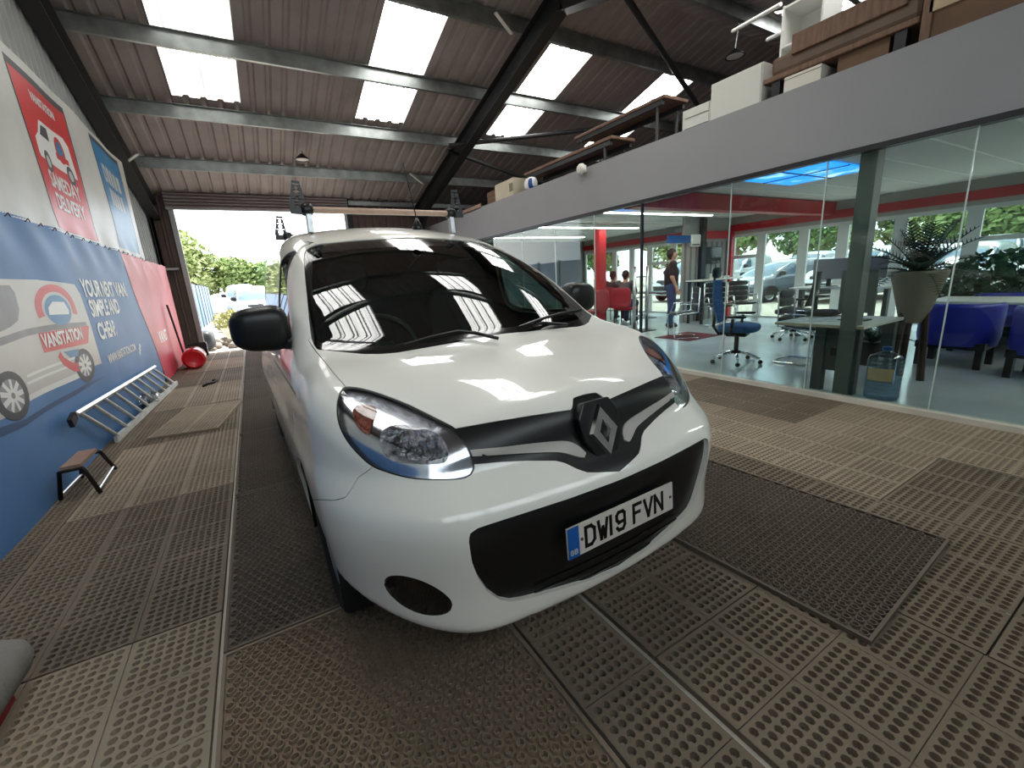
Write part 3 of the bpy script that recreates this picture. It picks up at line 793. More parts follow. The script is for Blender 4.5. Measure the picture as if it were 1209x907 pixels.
# headlamps
lamp_f = px_field(O_LAMP, OK_LAMP)
seal, inner = clip(P['lamp'], lambda V: -(lamp_f(V) + 1.7))
lamp = vpart('headlamp', offset(inner, .001), m_lens, both='split', rim=0)
vpart('lamp_seal', offset(seal, .003), m_black, lamp, both='split', rim=.03)
m_bezel = mat('lamp_bezel', (205, 208, 214), rough=.16, metal=1.0)
m_refl = mat('lamp_reflector', (165, 165, 168), rough=.2, metal=1.0, bump=(55, .9), noise=(30, .35))
m_amber = mat('indicator_lamp', (150, 84, 66), rough=.15, metal=.55, bump=(80, .8))
depth = lambda V, k=.0045, mx=.035: np.clip(-lamp_f(V) * k, 0.004, mx)
refl_f = px_field(O_REFL, OK_LAMP); ind_f = px_field(O_IND, OK_LAMP)
rf_, bz = clip(inner, refl_f); id_, bz = clip(bz, ind_f)
vpart('bezel', offset(bz, depth(bz[0])), m_bezel, lamp, both='split', rim=.04)
vpart('reflector', offset(rf_, .035 + np.clip(-refl_f(rf_[0]) * .006, 0, .085)), m_refl, lamp, both='split', rim=0)
vpart('indicator', offset(id_, .030 + np.clip(-ind_f(id_[0]) * .006, 0, .03)), m_amber, lamp, both='split', rim=0)

def van_hit(px, t0=.6):
    """point of the shell seen at a pixel of the photograph"""
    d = np.array([(px[0] - 604.5) / CAM_F, (px[1] - 453.5) / CAM_F, 1.0]) @ CAM_ROWS
    d /= np.linalg.norm(d); o = np.array([0, 0, CAM_H]); t = t0
    toL = lambda W: np.array([(W[0]-VXC)*VCY+(W[1]-VY0)*VSY, -(W[0]-VXC)*VSY+(W[1]-VY0)*VCY, W[2]])
    for _ in range(300):
        L = toL(o + t * d); s = float(van_sdf(L[None])[0])
        if s < 5e-4: break
        t += s * .6
    n = sdf_grad(van_sdf, L[None])[0]; return L, n / np.linalg.norm(n)

# emblem
L0, n0 = np.array([0, F_NOSE(.84) , .84]), None
ez = Vector((0, -.93, .30)).normalized(); ex = Vector((1, 0, 0)); ey = ez.cross(ex)
EM = frame((0, .046, .822), ex, ey, ez)
pl = [(-.062, .112), (.062, .112), (.096, .06), (.088, -.02), (.04, -.112), (-.04, -.112), (-.088, -.02), (-.096, .06)]
MBe = MB().prism(pl, .035, EM @ Matrix.Translation((0, 0, -.022)))
emb = MBe.build('emblem_plinth', m_black, van, bevel=.006)
def rh(w, h_, z): return [(0, h_, z), (w, 0, z), (0, -h_, z), (-w, 0, z)]
r0, r1, r2, r3 = rh(.066, .098, .014), rh(.058, .086, .026), rh(.026, .046, .026), rh(.020, .038, .014)
vs = [tuple(EM @ Vector(p)) for r in (r0, r1, r2, r3) for p in r]
MB().add(vs, [(i * 4 + k, i * 4 + (k + 1) % 4, (i + 1) * 4 + (k + 1) % 4, (i + 1) * 4 + k) for i in range(3) for k in range(4)][::1]).build('emblem', m_chrome, emb)

# number plate
m_plate = mat('plate_white', (214, 206, 198), rough=.35)
m_blue = mat('plate_blue', (20, 92, 172), rough=.35)
m_ink = mat('plate_black', (14, 14, 14), rough=.4)
PM = frame((0, -.062, .525), (1, 0, 0), (0, .06, .998), (0, -.998, .06))
vm = van_matrix()
plate = MB().box((-.26, -.0555, 0), (.26, .0555, .008), PM).build('number_plate', m_plate, van, bevel=.003)
MB().box((-.2585, -.054, .008), (-.212, .054, .0095), PM).build('blue_band', m_blue, plate)
bpy.context.view_layer.update()
GLY = {'D': [[(0,0),(0,1)],[(0,1),(.6,1),(.95,.8),(.95,.2),(.6,0),(0,0)]], 'W': [[(0,1),(.28,0),(.5,.62),(.72,0),(1,1)]], '1': [[(.5,0),(.5,1)]],
       '9': [[(.95,.45),(.25,.42),(.02,.6),(.02,.85),(.25,1),(.75,1),(.97,.85),(.97,.2),(.75,0),(.25,0),(.03,.15)]], 'F': [[(0,0),(0,1),(.92,1)],[(0,.53),(.75,.53)]], 'V': [[(0,1),(.5,0),(1,1)]], 'N': [[(0,0),(0,1),(1,0),(1,1)]],
       'G': [[(.97,.82),(.75,1),(.25,1),(.02,.82),(.02,.18),(.25,0),(.75,0),(.97,.18),(.97,.5),(.55,.5)]], 'B': [[(0,0),(0,1),(.7,1),(.93,.86),(.93,.65),(.7,.53),(0,.53)],[(.7,.53),(.97,.38),(.97,.14),(.7,0),(0,0)]]}
def glyphs(txt, x, y, H, W, st, adv, M, m, parent, name, t=.0012):
    """stroke letters standing a hair proud of a flat plate"""
    for ch in txt:
        if ch == ' ': x += adv * .5; continue
        w_ = W * .02 if ch == '1' else W; k = MB()
        for pl_ in GLY[ch]:
            q = [(x + (p[0] if ch != '1' else .5) * w_, y + st / 2 + p[1] * (H - st)) for p in pl_]
            for (a, b) in zip(q[:-1], q[1:]):
                d = Vector((b[0] - a[0], b[1] - a[1])); d.normalize(); n = Vector((-d.y, d.x)) * st / 2; e = d * st * .42
                k.prism([(a[0] - e.x - n.x, a[1] - e.y - n.y), (b[0] + e.x - n.x, b[1] + e.y - n.y), (b[0] + e.x + n.x, b[1] + e.y + n.y), (a[0] - e.x + n.x, a[1] - e.y + n.y)], t, M)
        k.build(name, m, parent)
        x += (adv - W) + (w_ if ch != '1' else W * .3)
glyphs('DW19 FVN', -.182, -.0395, .079, .040, .0125, .0565, PM @ Matrix.Translation((0, 0, .008)), m_ink, plate, 'letter')
glyphs('GB', -.250, -.042, .018, .011, .0032, .017, PM @ Matrix.Translation((0, 0, .0095)), m_plate, plate, 'country_letter')
for sx in (-.20, .243): MB().lathe([(0, .012), (.005, .012), (.006, .0085)], 10).build('screw', m_steel, plate).matrix_local = PM @ Matrix.Translation((sx, .0, 0)) if False else PM @ Matrix.Translation((sx, 0, 0))
# slats in the lower intake
for zz in (.33, .36, .39):
    us = np.linspace(-.36, .36, 19); pts = [(float(u_), float(F_NOSE(zz) + .17 * u_ * u_ + .25 * max(abs(u_) - .45, 0) ** 2 + .020), zz) for u_ in us]
    MB().tube(pts, .006, 6).build('slat', m_gloss, ink)

# wheels
def wheel(name, u, v, parent):
    s = -1 if u < 0 else 1; R = WHEEL_R
    t = MB().lathe([(.20, -.085), (.24, -.098), (.285, -.10), (R - .008, -.088), (R, -.07), (R, .07), (R - .008, .088), (.285, .10), (.24, .098), (.20, .085)], 40, axis='x').build(name, m_rubber, parent, smooth=True, sharp=50)
    t.location = (u, v, WHEEL_Z + .0232)
    k = MB().lathe([(.203, -.085), (.203, .085)], 40, axis='x')
    k.lathe([(.0, s * .072), (.05, s * .072), (.06, s * .064), (.15, s * .054), (.19, s * .066), (.206, s * .083), (.212, s * .083)], 40, axis='x')
    for i in range(10):
        a = i * PI / 5; k.box((s * .056, -.012, .07), (s * .075, .012, .185), Matrix.Rotation(a, 4, 'X'))
    k.build('wheel_rim', m_alu, t, smooth=True, sharp=40)
    return t
for u_ in (-.775, .775):
    for v_ in WHEEL_V: wheel('wheel', u_, v_, van)

# door mirrors
def superblob(c, r, e=.6, nu=28, nv=18, taper=0):
    P_ = []
    sg = lambda x, p: math.copysign(abs(x) ** p, x)
    for i in range(nv + 1):
        th = -PI / 2 + PI * i / nv; row = []
        for k in range(nu + 1):
            a = 2 * PI * k / nu
            x, y, z = sg(math.cos(th), e) * sg(math.cos(a), e), sg(math.cos(th), e) * sg(math.sin(a), e), sg(math.sin(th), e)
            q = 1 + taper * x
            row.append((c[0] + r[0] * x, c[1] + r[1] * y * q, c[2] + r[2] * z * q))
        P_.append(row)
    return P_
for s in (-1, 1):
    mm = MB(); mm.grid(superblob((s * .945, 1.235, 1.215), (.118, .075, .10), .62, taper=s * -.12))
    mr = mm.build('door_mirror', m_black, van, smooth=True)
    MB().bar((s * .80, 1.20, 1.13), (s * .90, 1.225, 1.15), .07, .05, (0, 0, 1)).build('mirror_arm', m_black, mr, bevel=.012)
    MB().box((s * .855, 1.302, 1.14), (s * 1.04, 1.307, 1.295)).build('mirror_glass', m_chrome, mr, bevel=.02)

# wipers, antenna
def arm(name, pxs, r, lift, m, parent):
    pts = []
    for p in pxs:
        L, n = van_hit(p); pts.append(tuple(L + n * lift))
    return MB().tube(pts, r, 6).build(name, m, parent)
w1 = arm('wiper', [(588, 405), (560, 398), (540, 396), (510, 403), (478, 413)], .008, .022, m_black, van)
w2 = arm('wiper', [(668, 388), (640, 386), (612, 391), (640, 380), (662, 374), (684, 370)], .008, .022, m_black, van)
an = MB().lathe([(0, .045), (.008, .042), (.016, .02), (.030, .0), (.03, -.02)], 14, o=(0, 1.615, float(F_ROOF(1.615)) - .012)).build('antenna_base', m_black, van, smooth=True)
zt = float(F_ROOF(1.615)) + .03
MB().tube([(0, 1.615, zt), (0, 1.74, zt + .34)], .003, 6, radii=[.0045, .0022]).build('antenna_rod', m_black, an)

# roof bars with uprights
m_bar = mat('roof_bar_tube', (176, 148, 128), rough=.45, noise=(8, .12))
for v_, zb in ((2.21, 1.885), (3.45, 1.85)):
    bar = MB().tube([(-.50, v_, zb), (.50, v_, zb)], .019, 12).build('roof_bar', m_bar, van, smooth=True, sharp=60)
    MB().tube([(-.50, v_ + .06, zb - .005), (.50, v_ + .06, zb - .005)], .009, 8).build('spreader', m_alu, bar)
    for s in (-1, 1):
        ft = MB().bar((s * .515, v_, 1.74), (s * .51, v_, zb), .035, .05, (0, 1, 0)); ft.build('bar_foot', m_alu, bar, bevel=.004)
        MB().grid(superblob((s * .515, v_ + .01, zb), (.04, .045, .04), .7, 14, 10)).build('bar_clamp', m_black, bar, smooth=True)
        # tapered ladder stop pierced by three round holes, standing across the bar
        st = MB(); W0, W1, H_ = .052, .022, .17; cs = [(.036, .020), (.085, .015), (.13, .010)]
        segs = 12; prev = 0.0; T_ = .014
        def hw(z_): return W0 + (W1 - W0) * z_ / H_
        for (cz, r_) in cs:
            lo_, hi_ = cz - .0245, cz + .0245
            for q in (-1, 1):
                ring = [(r_ * math.cos(a), cz + r_ * math.sin(a)) for a in [(-PI / 2 + PI * k / segs) if q > 0 else (-PI / 2 - PI * k / segs) for k in range(segs + 1)]]
                outer = [(q * hw(cz + (hi_ - cz) * (2 * k / segs - 1)), cz + (hi_ - cz) * (2 * k / segs - 1)) for k in range(segs + 1)]
                for (y0, y1) in ((-T_ / 2, -T_ / 2), (T_ / 2, T_ / 2)):
                    vs = [(x, y0, z_) for x, z_ in ring] + [(x, y1, z_) for x, z_ in outer]
                    st.add(vs, [(k, k + 1, segs + 2 + k, segs + 1 + k) for k in range(segs)])
                vs = [(x, -T_ / 2, z_) for x, z_ in ring] + [(x, T_ / 2, z_) for x, z_ in ring]; st.add(vs, [(k, k + 1, segs + 2 + k, segs + 1 + k) for k in range(segs)])
                vs = [(x, -T_ / 2, z_) for x, z_ in outer] + [(x, T_ / 2, z_) for x, z_ in outer]; st.add(vs, [(k, k + 1, segs + 2 + k, segs + 1 + k) for k in range(segs)])
        st.box((-.045, -T_, -.03), (.045, T_, .0115)); st.box((-hw(.155), -T_ / 2, .1545), (hw(.155), T_ / 2, .172))
        if v_ > 3 and s > 0: continue
        so = st.build('ladder_stop', m_black, bar); so.location = (s * .568, v_, zb); so.rotation_euler = (0, s * -.06, 0)

# cabin: dashboard, wheel, seats, bulkhead
m_dash = mat('dashboard_plastic', (30, 31, 33), rough=.7, bump=(200, .1))
m_seat = mat('seat_cloth', (38, 40, 44), rough=.95)
da = MB(); prof = [(.72, 1.06), (.95, 1.09), (1.12, 1.07), (1.22, .99), (1.24, .80), (1.16, .62), (.9, .6)]
da.grid([[(u_, v_, z_) for v_, z_ in prof] for u_ in np.linspace(-.70, .70, 9)])
da.build('dashboard', m_dash, van, smooth=True, sharp=60)
sw = MB().tube([(-.37 + .185 * math.cos(a), 1.36 + .185 * math.sin(a) * .42, 1.04 + .185 * math.sin(a) * .9) for a in np.linspace(0, 2 * PI, 33)[:-1]], .016, 8, closed=True).build('steering_wheel', m_black, van, smooth=True)
MB().bar((-.37, 1.18, .98), (-.37, 1.36, 1.04), .11, .09).build('steering_column', m_black, sw, bevel=.02)
MB().bar((-.54, 1.36, 1.03), (-.20, 1.36, 1.03), .05, .03).build('wheel_spoke', m_black, sw)
for u_ in (-.38, .38):
    se = MB(); se.grid(superblob((u_, 1.68, .62), (.25, .26, .10), .5)); se.grid(superblob((u_, 1.96, .98), (.24, .075, .36), .5))
    so = se.build('seat', m_seat, van, smooth=True)
    MB().grid(superblob((u_, 1.98, 1.44), (.13, .05, .10), .6)).build('headrest', m_seat, so, smooth=True)
MB().prism([(-.8, .3), (.8, .3), (.8, 1.05), (.68, 1.55), (.5, 1.69), (-.5, 1.69), (-.68, 1.55), (-.8, 1.05)], .02, frame((0, 2.12, 0), (1, 0, 0), (0, 0, 1), (0, -1, 0))).build('bulkhead', m_dark, van)
MB().box((-.70, .6, .28), (.70, 4.0, .30)).build('load_floor', m_dark, van)
# ================================================================== rubber floor mats
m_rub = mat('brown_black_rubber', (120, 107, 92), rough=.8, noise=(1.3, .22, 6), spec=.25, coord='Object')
m_rub2 = mat('dusty_rubber', (156, 141, 122), rough=.82, noise=(1.1, .26, 6), spec=.2)
m_rub3 = mat('black_ring_rubber', (108, 97, 86), rough=.75, noise=(1.2, .2, 6), spec=.25)
MT = .022
def hole_cell(k, x0, y0, x1, y1, cx, cy, rt, rb, zt, zb, n=8, rim=0.0):
    """a rectangle of rubber pierced by one round, tapering hole"""
    o = []; i_ = []
    for q in range(n):
        a = 2 * PI * (q + .5) / n; c, s = math.cos(a), math.sin(a)
        t = min((x1 - cx) / c if c > 1e-9 else ((x0 - cx) / c if c < -1e-9 else 9), (y1 - cy) / s if s > 1e-9 else ((y0 - cy) / s if s < -1e-9 else 9))
        o.append((cx + c * t, cy + s * t))
    # corners join the octagon's flats
    vs = [(p[0], p[1], zt) for p in o]; corners = [(x1, y1, zt), (x0, y1, zt), (x0, y0, zt), (x1, y0, zt)]
    rings = [[(cx + r * math.cos(2 * PI * (q + .5) / n), cy + r * math.sin(2 * PI * (q + .5) / n), z) for q in range(n)] for r, z in (([(rt * 1.32, zt), (rt * 1.12, zt + rim)] if rim else []) + [(rt, zt + rim * .8), (rb, zb)])]
    V = vs + corners + [p for r in rings for p in r]; F = []
    L = len(rings)
    idx = lambda l, q: (q % n) if l < 0 else n + 4 + l * n + (q % n)
    for l in range(-1, L - 1):
        for q in range(n): F.append((idx(l, q), idx(l, q + 1), idx(l + 1, q + 1), idx(l + 1, q)))
    if n == 8:
        for ci, q in ((0, 0), (1, 2), (2, 4), (3, 6)): F.append((q, n + ci, (q + 1) % n))
    k.add(V, F)
def edge_wall(k, w, l, zt):
    k.add([(0, 0, 0), (w, 0, 0), (w, l, 0), (0, l, 0), (0, 0, zt), (w, 0, zt), (w, l, zt), (0, l, zt)], [(0, 1, 5, 4), (1, 2, 6, 5), (2, 3, 7, 6), (3, 0, 4, 7)])
def grid_mat(nx, ny, cx=.306, cy=.306, hx=8, hy=8):
    """mat of nx x ny square fields, each pierced by rows of holes and framed by plain strips"""
    k = MB(); fr = .017
    for i in range(nx):
        for j in range(ny):
            x0, y0 = i * cx, j * cy; a0, b0, a1, b1 = x0 + fr, y0 + fr * .55, x0 + cx - fr, y0 + cy - fr * .55
            for (p, q, r, s) in ((x0 + .0012, y0 + .0012, x0 + cx - .0012, b0), (x0 + .0012, b1, x0 + cx - .0012, y0 + cy - .0012), (x0 + .0012, b0, a0, b1), (a1, b0, x0 + cx - .0012, b1)):
                k.add([(p, q, MT), (r, q, MT), (r, s, MT), (p, s, MT)], [(0, 1, 2, 3)])
            # the moulded groove between fields
            k.add([(x0 - .0012, y0, MT - .004), (x0 + cx + .0012, y0, MT - .004), (x0 + cx + .0012, y0 + .0015, MT - .004), (x0, y0 + .0015, MT - .004)], [(0, 1, 2, 3)])
            px, py = (a1 - a0) / hx, (b1 - b0) / hy
            for u in range(hx):
                for v in range(hy):
                    hole_cell(k, a0 + u * px, b0 + v * py, a0 + (u + 1) * px, b0 + (v + 1) * py, a0 + (u + .5) * px, b0 + (v + .5) * py, .0141, .0095, MT, .001)
    edge_wall(k, nx * cx, ny * cy, MT)
    return k
def ring_cell(k, x0, y0, x1, y1, cx, cy, r, zt, n=8):
    """a low web with a raised rubber ring standing on it, open through the middle"""
    zb = .006; c8 = [(math.cos(2 * PI * (q + .5) / n), math.sin(2 * PI * (q + .5) / n)) for q in range(n)]
    V = []
    for c, s in c8:
        t = min((x1 - cx) / abs(c), (y1 - cy) / abs(s)); V.append((cx + c * t, cy + s * t, zb))
    V += [(x1, y1, zb), (x0, y1, zb), (x0, y0, zb), (x1, y0, zb)]
    for rr, z in ((r * 1.42, zb), (r * 1.34, zt), (r, zt), (r * .9, .001)): V += [(cx + c * rr, cy + s * rr, z) for c, s in c8]
    idx = lambda l, q: (q % n) if l < 0 else n + 4 + l * n + (q % n); F = []
    for l in range(-1, 3):
        for q in range(n): F.append((idx(l, q), idx(l, q + 1), idx(l + 1, q + 1), idx(l + 1, q)))
    for ci, q in ((0, 0), (1, 2), (2, 4), (3, 6)): F.append((q, n + ci, (q + 1) % n))
    k.add(V, F)
def ring_mat(w, l, p=.0385, border=.012, zt=.019):
    k = MB(); ny = int((l - 2 * border) / (p * .88)); py = (l - 2 * border) / ny; nx = int((w - 2 * border) / p); px = (w - 2 * border) / nx
    for (a, b, c, d) in ((0, 0, w, border), (0, l - border, w, l), (0, border, border, l - border), (w - border, border, w, l - border)):
        k.add([(a, b, zt + .001), (c, b, zt + .001), (c, d, zt + .001), (a, d, zt + .001)], [(0, 1, 2, 3)])
    for j in range(ny):
        y0 = border + j * py; sh = px * .5 * (j % 2)
        for i in range(nx):
            x0 = border + i * px + sh
            if x0 + px > w - border + .001: continue
            ring_cell(k, x0, y0, x0 + px, y0 + py, x0 + px / 2, y0 + py / 2, .0112, zt)
        if j % 2: 
            for x_ in (border, w - border - px * .5): k.add([(x_, y0, .006), (x_ + px * .5, y0, .006), (x_ + px * .5, y0 + py, .006), (x_, y0 + py, .006)], [(0, 1, 2, 3)])
    edge_wall(k, w, l, zt + .001)
    return k
GM = {}
def gmesh(nx, ny, mm):
    key = (nx, ny, mm.name)
    if key not in GM: GM[key] = grid_mat(nx, ny).mesh('rubber_grid_mat', mm)
    return GM[key]
ORD = 'first second third fourth fifth sixth seventh eighth ninth tenth eleventh twelfth'.split()
def gmat(x, y, nx, ny, mm, label, z=.0005, rz=0):
    o = obj('rubber_grid_mat', gmesh(nx, ny, mm), None, (x, y, z), rz); tag(o, label, 'mat', 'pierced rubber grid mats on the workshop floor'); return o
CW = .306
# right-hand field, columns 3 fields wide by 5 deep
cols = ['', 'beside the van', 'second column out from the van', 'third column out', 'by the glass wall']
names_row = ['bottom edge of the picture', 'level with the number plate', 'level with the front wheel', 'level with the windscreen', 'level with the van doors', 'level with the van tail', 'beyond the van tail', 'far down the hall']
for c in range(5):
    for r in range(8):
        y = -1.3 + r * 1.535 + (c % 2) * .62
        if y > 11.8 or y + 1.53 < -.5: continue
        if c == 0:
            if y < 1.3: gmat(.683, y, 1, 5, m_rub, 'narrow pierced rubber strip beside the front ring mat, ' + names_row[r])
            continue
        gmat(1.02 + (c - 1) * .925, y, 3, 5, m_rub2 if (c + r) % 3 and (c > 2 or r > 2) else m_rub, 'pierced rubber mat %s, %s' % (cols[c], names_row[r]))  # rubber tones vary; near columns kept darker to offset the added window's light
# left-hand aisle between the van and the banner wall
lrow = ['beside the grey pad in the corner', 'in front of the step stool', 'under the step stool', 'beside the ladder foot', 'beside the ladder middle', 'beside the ladder top', 'before the roller door', 'at the roller door', 'at the threshold']
for r in range(9):
    y = -1.0 + r * 1.54
    if y > 12.2: continue
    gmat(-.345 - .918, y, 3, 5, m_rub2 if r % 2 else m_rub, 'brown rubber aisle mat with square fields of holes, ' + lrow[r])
    y2 = y - .55
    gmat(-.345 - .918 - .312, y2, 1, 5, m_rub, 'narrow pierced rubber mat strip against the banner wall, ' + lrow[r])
gmat(-1.12, 5.35, 2, 4, m_rub2, 'loose pierced rubber mat lying askew under the ladder', .0232, -.16)
# ring mats
RM = {}
def rmat(x, y, w, l, mm, label, z=.0005, rz=0):
    key = (w, l, mm.name)
    if key not in RM: RM[key] = ring_mat(w, l).mesh('ring_rubber_mat', mm)
    o = obj('ring_rubber_mat', RM[key], None, (x, y, z), rz); tag(o, label, 'mat', 'black ring rubber mats'); return o
rw = ['directly before the front wheel', 'beside the front wheel', 'beside the van door', 'beside the van tail', 'behind the van', 'half way to the roller door', 'nearest the roller door']
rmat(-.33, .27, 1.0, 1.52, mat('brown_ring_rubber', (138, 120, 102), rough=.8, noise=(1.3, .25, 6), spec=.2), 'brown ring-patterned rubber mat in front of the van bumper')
for r in range(7):
    rmat(-.33, 1.80 + r * 1.56, 1.0, 1.54, m_rub3, 'dark ring-patterned rubber mat in the row along the van, ' + rw[r])
rmat(1.675, .46, .97, 1.24, m_rub3, 'black ring-patterned rubber mat lying loose beside the number plate end', .0232, .085 * 0 + .05)
# ================================================================== banner wall
XB = -1.44
def bp(px, py): p = pX(px, py, XB); return (p.y, p.z)
def fold(y, z):
    return .010 * math.sin(y * 2.1 + z * 1.3) + .006 * math.sin(y * 5.3 - z * 2.2 + 1) + .012 * math.exp(-((z - 2.0) / .22) ** 2) * math.sin(y * 9 + z * 6)
def cloth(y0, y1, zlo, zhi, ny, nz, off=0.0):
    zl = zlo if callable(zlo) else (lambda y: zlo); zh = zhi if callable(zhi) else (lambda y: zhi)
    P_ = []
    for i in range(ny + 1):
        y = y0 + (y1 - y0) * i / ny
        P_.append([(XB + off + fold(y, zl(y) + (zh(y) - zl(y)) * j / nz), y, zl(y) + (zh(y) - zl(y)) * j / nz) for j in range(nz + 1)])
    return MB().grid(P_)
def decal(poly, off, name, m, parent, sub=.05):
    """flat print laid on the vinyl, following its folds: poly in (y, z)"""
    from mathutils.geometry import delaunay_2d_cdt
    off = off * .25 + .0006; dense = []
    for a, b in zip(poly, list(poly[1:]) + [poly[0]]):
        q = max(1, int(math.hypot(b[0] - a[0], b[1] - a[1]) / .05)); dense += [(a[0] + (b[0] - a[0]) * t / q, a[1] + (b[1] - a[1]) * t / q) for t in range(q)]
    poly = dense; pts = [Vector(p) for p in poly]; n = len(pts); ys = [p[0] for p in poly]; zs = [p[1] for p in poly]
    ext = []; pa = np.array(poly, float)
    gy = np.arange(min(ys) + sub / 2, max(ys), sub); gz = np.arange(min(zs) + sub / 2, max(zs), sub)
    if len(gy) and len(gz):
        G = np.array([(a, b) for a in gy for b in gz]); d = poly_sd(G, pa); ext = [Vector(g) for g in G[d < -.02]]
    V, E_, F_, *_r = delaunay_2d_cdt(pts + ext, [], [list(range(n))], 1, 1e-6)
    return MB().add([(XB + off + fold(v[0], v[1]), v[0], v[1]) for v in V], F_).build(name, m, parent)
def band(pts, w):
    """thick polyline -> polygon in (y, z)"""
    p = [Vector(q) for q in pts]; L_, R_ = [], []
    for i in range(len(p)):
        t = (p[min(i + 1, len(p) - 1)] - p[max(i - 1, 0)]).normalized(); n = Vector((-t.y, t.x)) * w / 2; L_.append(p[i] + n); R_.append(p[i] - n)
    return [tuple(q) for q in L_ + R_[::-1]]
def ell(cy, cz, ry, rz, n=28, a0=0, a1=2 * PI): return [(cy + ry * math.cos(a0 + (a1 - a0) * k / n), cz + rz * math.sin(a0 + (a1 - a0) * k / n)) for k in range(n + (0 if abs(a1 - a0 - 2 * PI) < 1e-6 else 1))]
m_vw = mat('white_vinyl', (202, 202, 197), rough=.42, noise=(1.6, .10), spec=.5, bump=(3, .25))
m_vb = mat('blue_vinyl', (80, 124, 174), rough=.5, noise=(1.3, .16), spec=.5, bump=(3, .2))
m_vr = mat('red_vinyl', (206, 46, 70), rough=.4, noise=(1.5, .10), bump=(3, .2))
m_pr = mat('print_red', (206, 44, 48), rough=.4, noise=(2, .06)); m_pb = mat('print_blue', (38, 122, 172), rough=.4, noise=(2, .06))
m_pg = mat('print_grey', (196, 193, 188), rough=.4, noise=(2.2, .07)); m_pd = mat('print_dark', (62, 64, 70), rough=.45); m_pm = mat('print_midgrey', (138, 138, 140), rough=.45, noise=(5, .15)); m_pw = mat('print_white', (230, 230, 228), rough=.4)
m_ps = mat('print_shadow_blue', (44, 80, 124), rough=.4)
up = cloth(-1.25, 9.95, 2.05, 3.62, 260, 30).build('upper_banner', m_vw, None, smooth=True)
tag(up, 'white vinyl banner with red and blue posters, upper half of the left wall', 'banner')
lo = cloth(-1.25, 8.95, .02, 2.07, 240, 36, .0).build('lower_banner', m_vb, None, smooth=True)
tag(lo, 'blue vinyl banner printed with a silver van, lower half of the left wall', 'banner')
BX = lambda z: 8.05 + (2.03 - z) * .52
rd = MB().grid([[(XB + .004 + fold(BX(z) + (11.9 - BX(z)) * t, z), BX(z) + (11.9 - BX(z)) * t, z) for t in np.linspace(0, 1, 70)] for z in np.linspace(.04, 2.05, 34)]).build('red_panel', m_vr, lo, smooth=True)
# eyelets and lacing along the seam
for i in range(22):
    y = 3.9 + i * .28; MB().tube([(XB + .022 + fold(y, 2.06), y, 2.03), (XB + .03 + fold(y, 2.06), y + .05, 2.06), (XB + .022 + fold(y, 2.06), y + .10, 2.04)], .004, 5).build('lacing', m_blackst, lo)
# red poster and blue poster
def poster(pxs, m, name, lab):
    q = [bp(*p) for p in pxs]; y0 = (q[0][0] + q[3][0]) / 2; y1 = (q[1][0] + q[2][0]) / 2; return (y0, y1)
RY0, RY1, RZT = 5.86, 7.15, 3.47
pr_ = decal([(RY0, 2.09), (RY1, 2.09), (RY1, RZT), (RY0, RZT)], .003, 'red_poster', m_pr, up)
decal([(RY0 - .03, RZT - .02), (RY1 + .03, RZT - .02), (RY1 + .03, RZT + .05), (RY0 - .03, RZT + .05)], .0045, 'poster_edge', m_pd, up)
for y in (RY0 - .02, RY1 + .02): decal(band([(y, 2.09), (y, RZT)], .03), .0045, 'poster_edge', m_pd, up, .3)
BY0, BY1 = 8.2, 9.6
decal([(BY0, 2.12), (BY1, 2.12), (BY1, RZT + .05), (BY0, RZT + .05)], .003, 'blue_poster', m_pb, up)
decal(band([(BY0 - .03, RZT + .06), (BY1 + .03, RZT + .06)], .06), .0045, 'poster_edge', m_pd, up)
for y in (BY0 - .02, BY1 + .02): decal(band([(y, 2.12), (y, RZT + .05)], .03), .0045, 'poster_edge', m_pd, up, .3)
for (z0, z1, w) in ((3.02, 3.25, .5), (2.72, 2.95, .42)):
    for k in range(5): decal([(8.9 - w + k * w * .42, z0), (8.9 - w + k * w * .42 + w * .3, z0), (8.9 - w + k * w * .42 + w * .3, z1), (8.9 - w + k * w * .42, z1)], .0045, 'poster_block', m_pg, up, .3)
BT = lambda y, z, off: frame((XB + off, y, z), (0, 1, 0), (0, 0, 1), (1, 0, 0))
def btext(body, y, z, size, m, parent, sq=1.0, name='lettering', off=.009, bold=.004, align='CENTER'):
    o_ = text_part(name, body, size, BT(y, z, off * .3 + .0012), m, parent, extrude=.0003, align=align, bold=bold, squeeze=sq)
    bm = bmesh.new(); bm.from_mesh(o_.data); bmesh.ops.triangulate(bm, faces=bm.faces[:])
    for _ in range(2):
        bmesh.ops.subdivide_edges(bm, edges=[e for e in bm.edges if e.calc_length() > .06], cuts=1); bmesh.ops.triangulate(bm, faces=bm.faces[:])
    bm.to_mesh(o_.data); bm.free()
    for v_ in o_.data.vertices: v_.co.x += fold(v_.co.y, v_.co.z)
    return o_
btext('VANSTATION', 6.5, 3.28, .11, m_pw, up, .9)
btext('SAMEDAY', 6.5, 2.50, .21, m_pw, up, .95, bold=.006); btext('DELIVERY', 6.5, 2.30, .21, m_pw, up, .95, bold=.006)
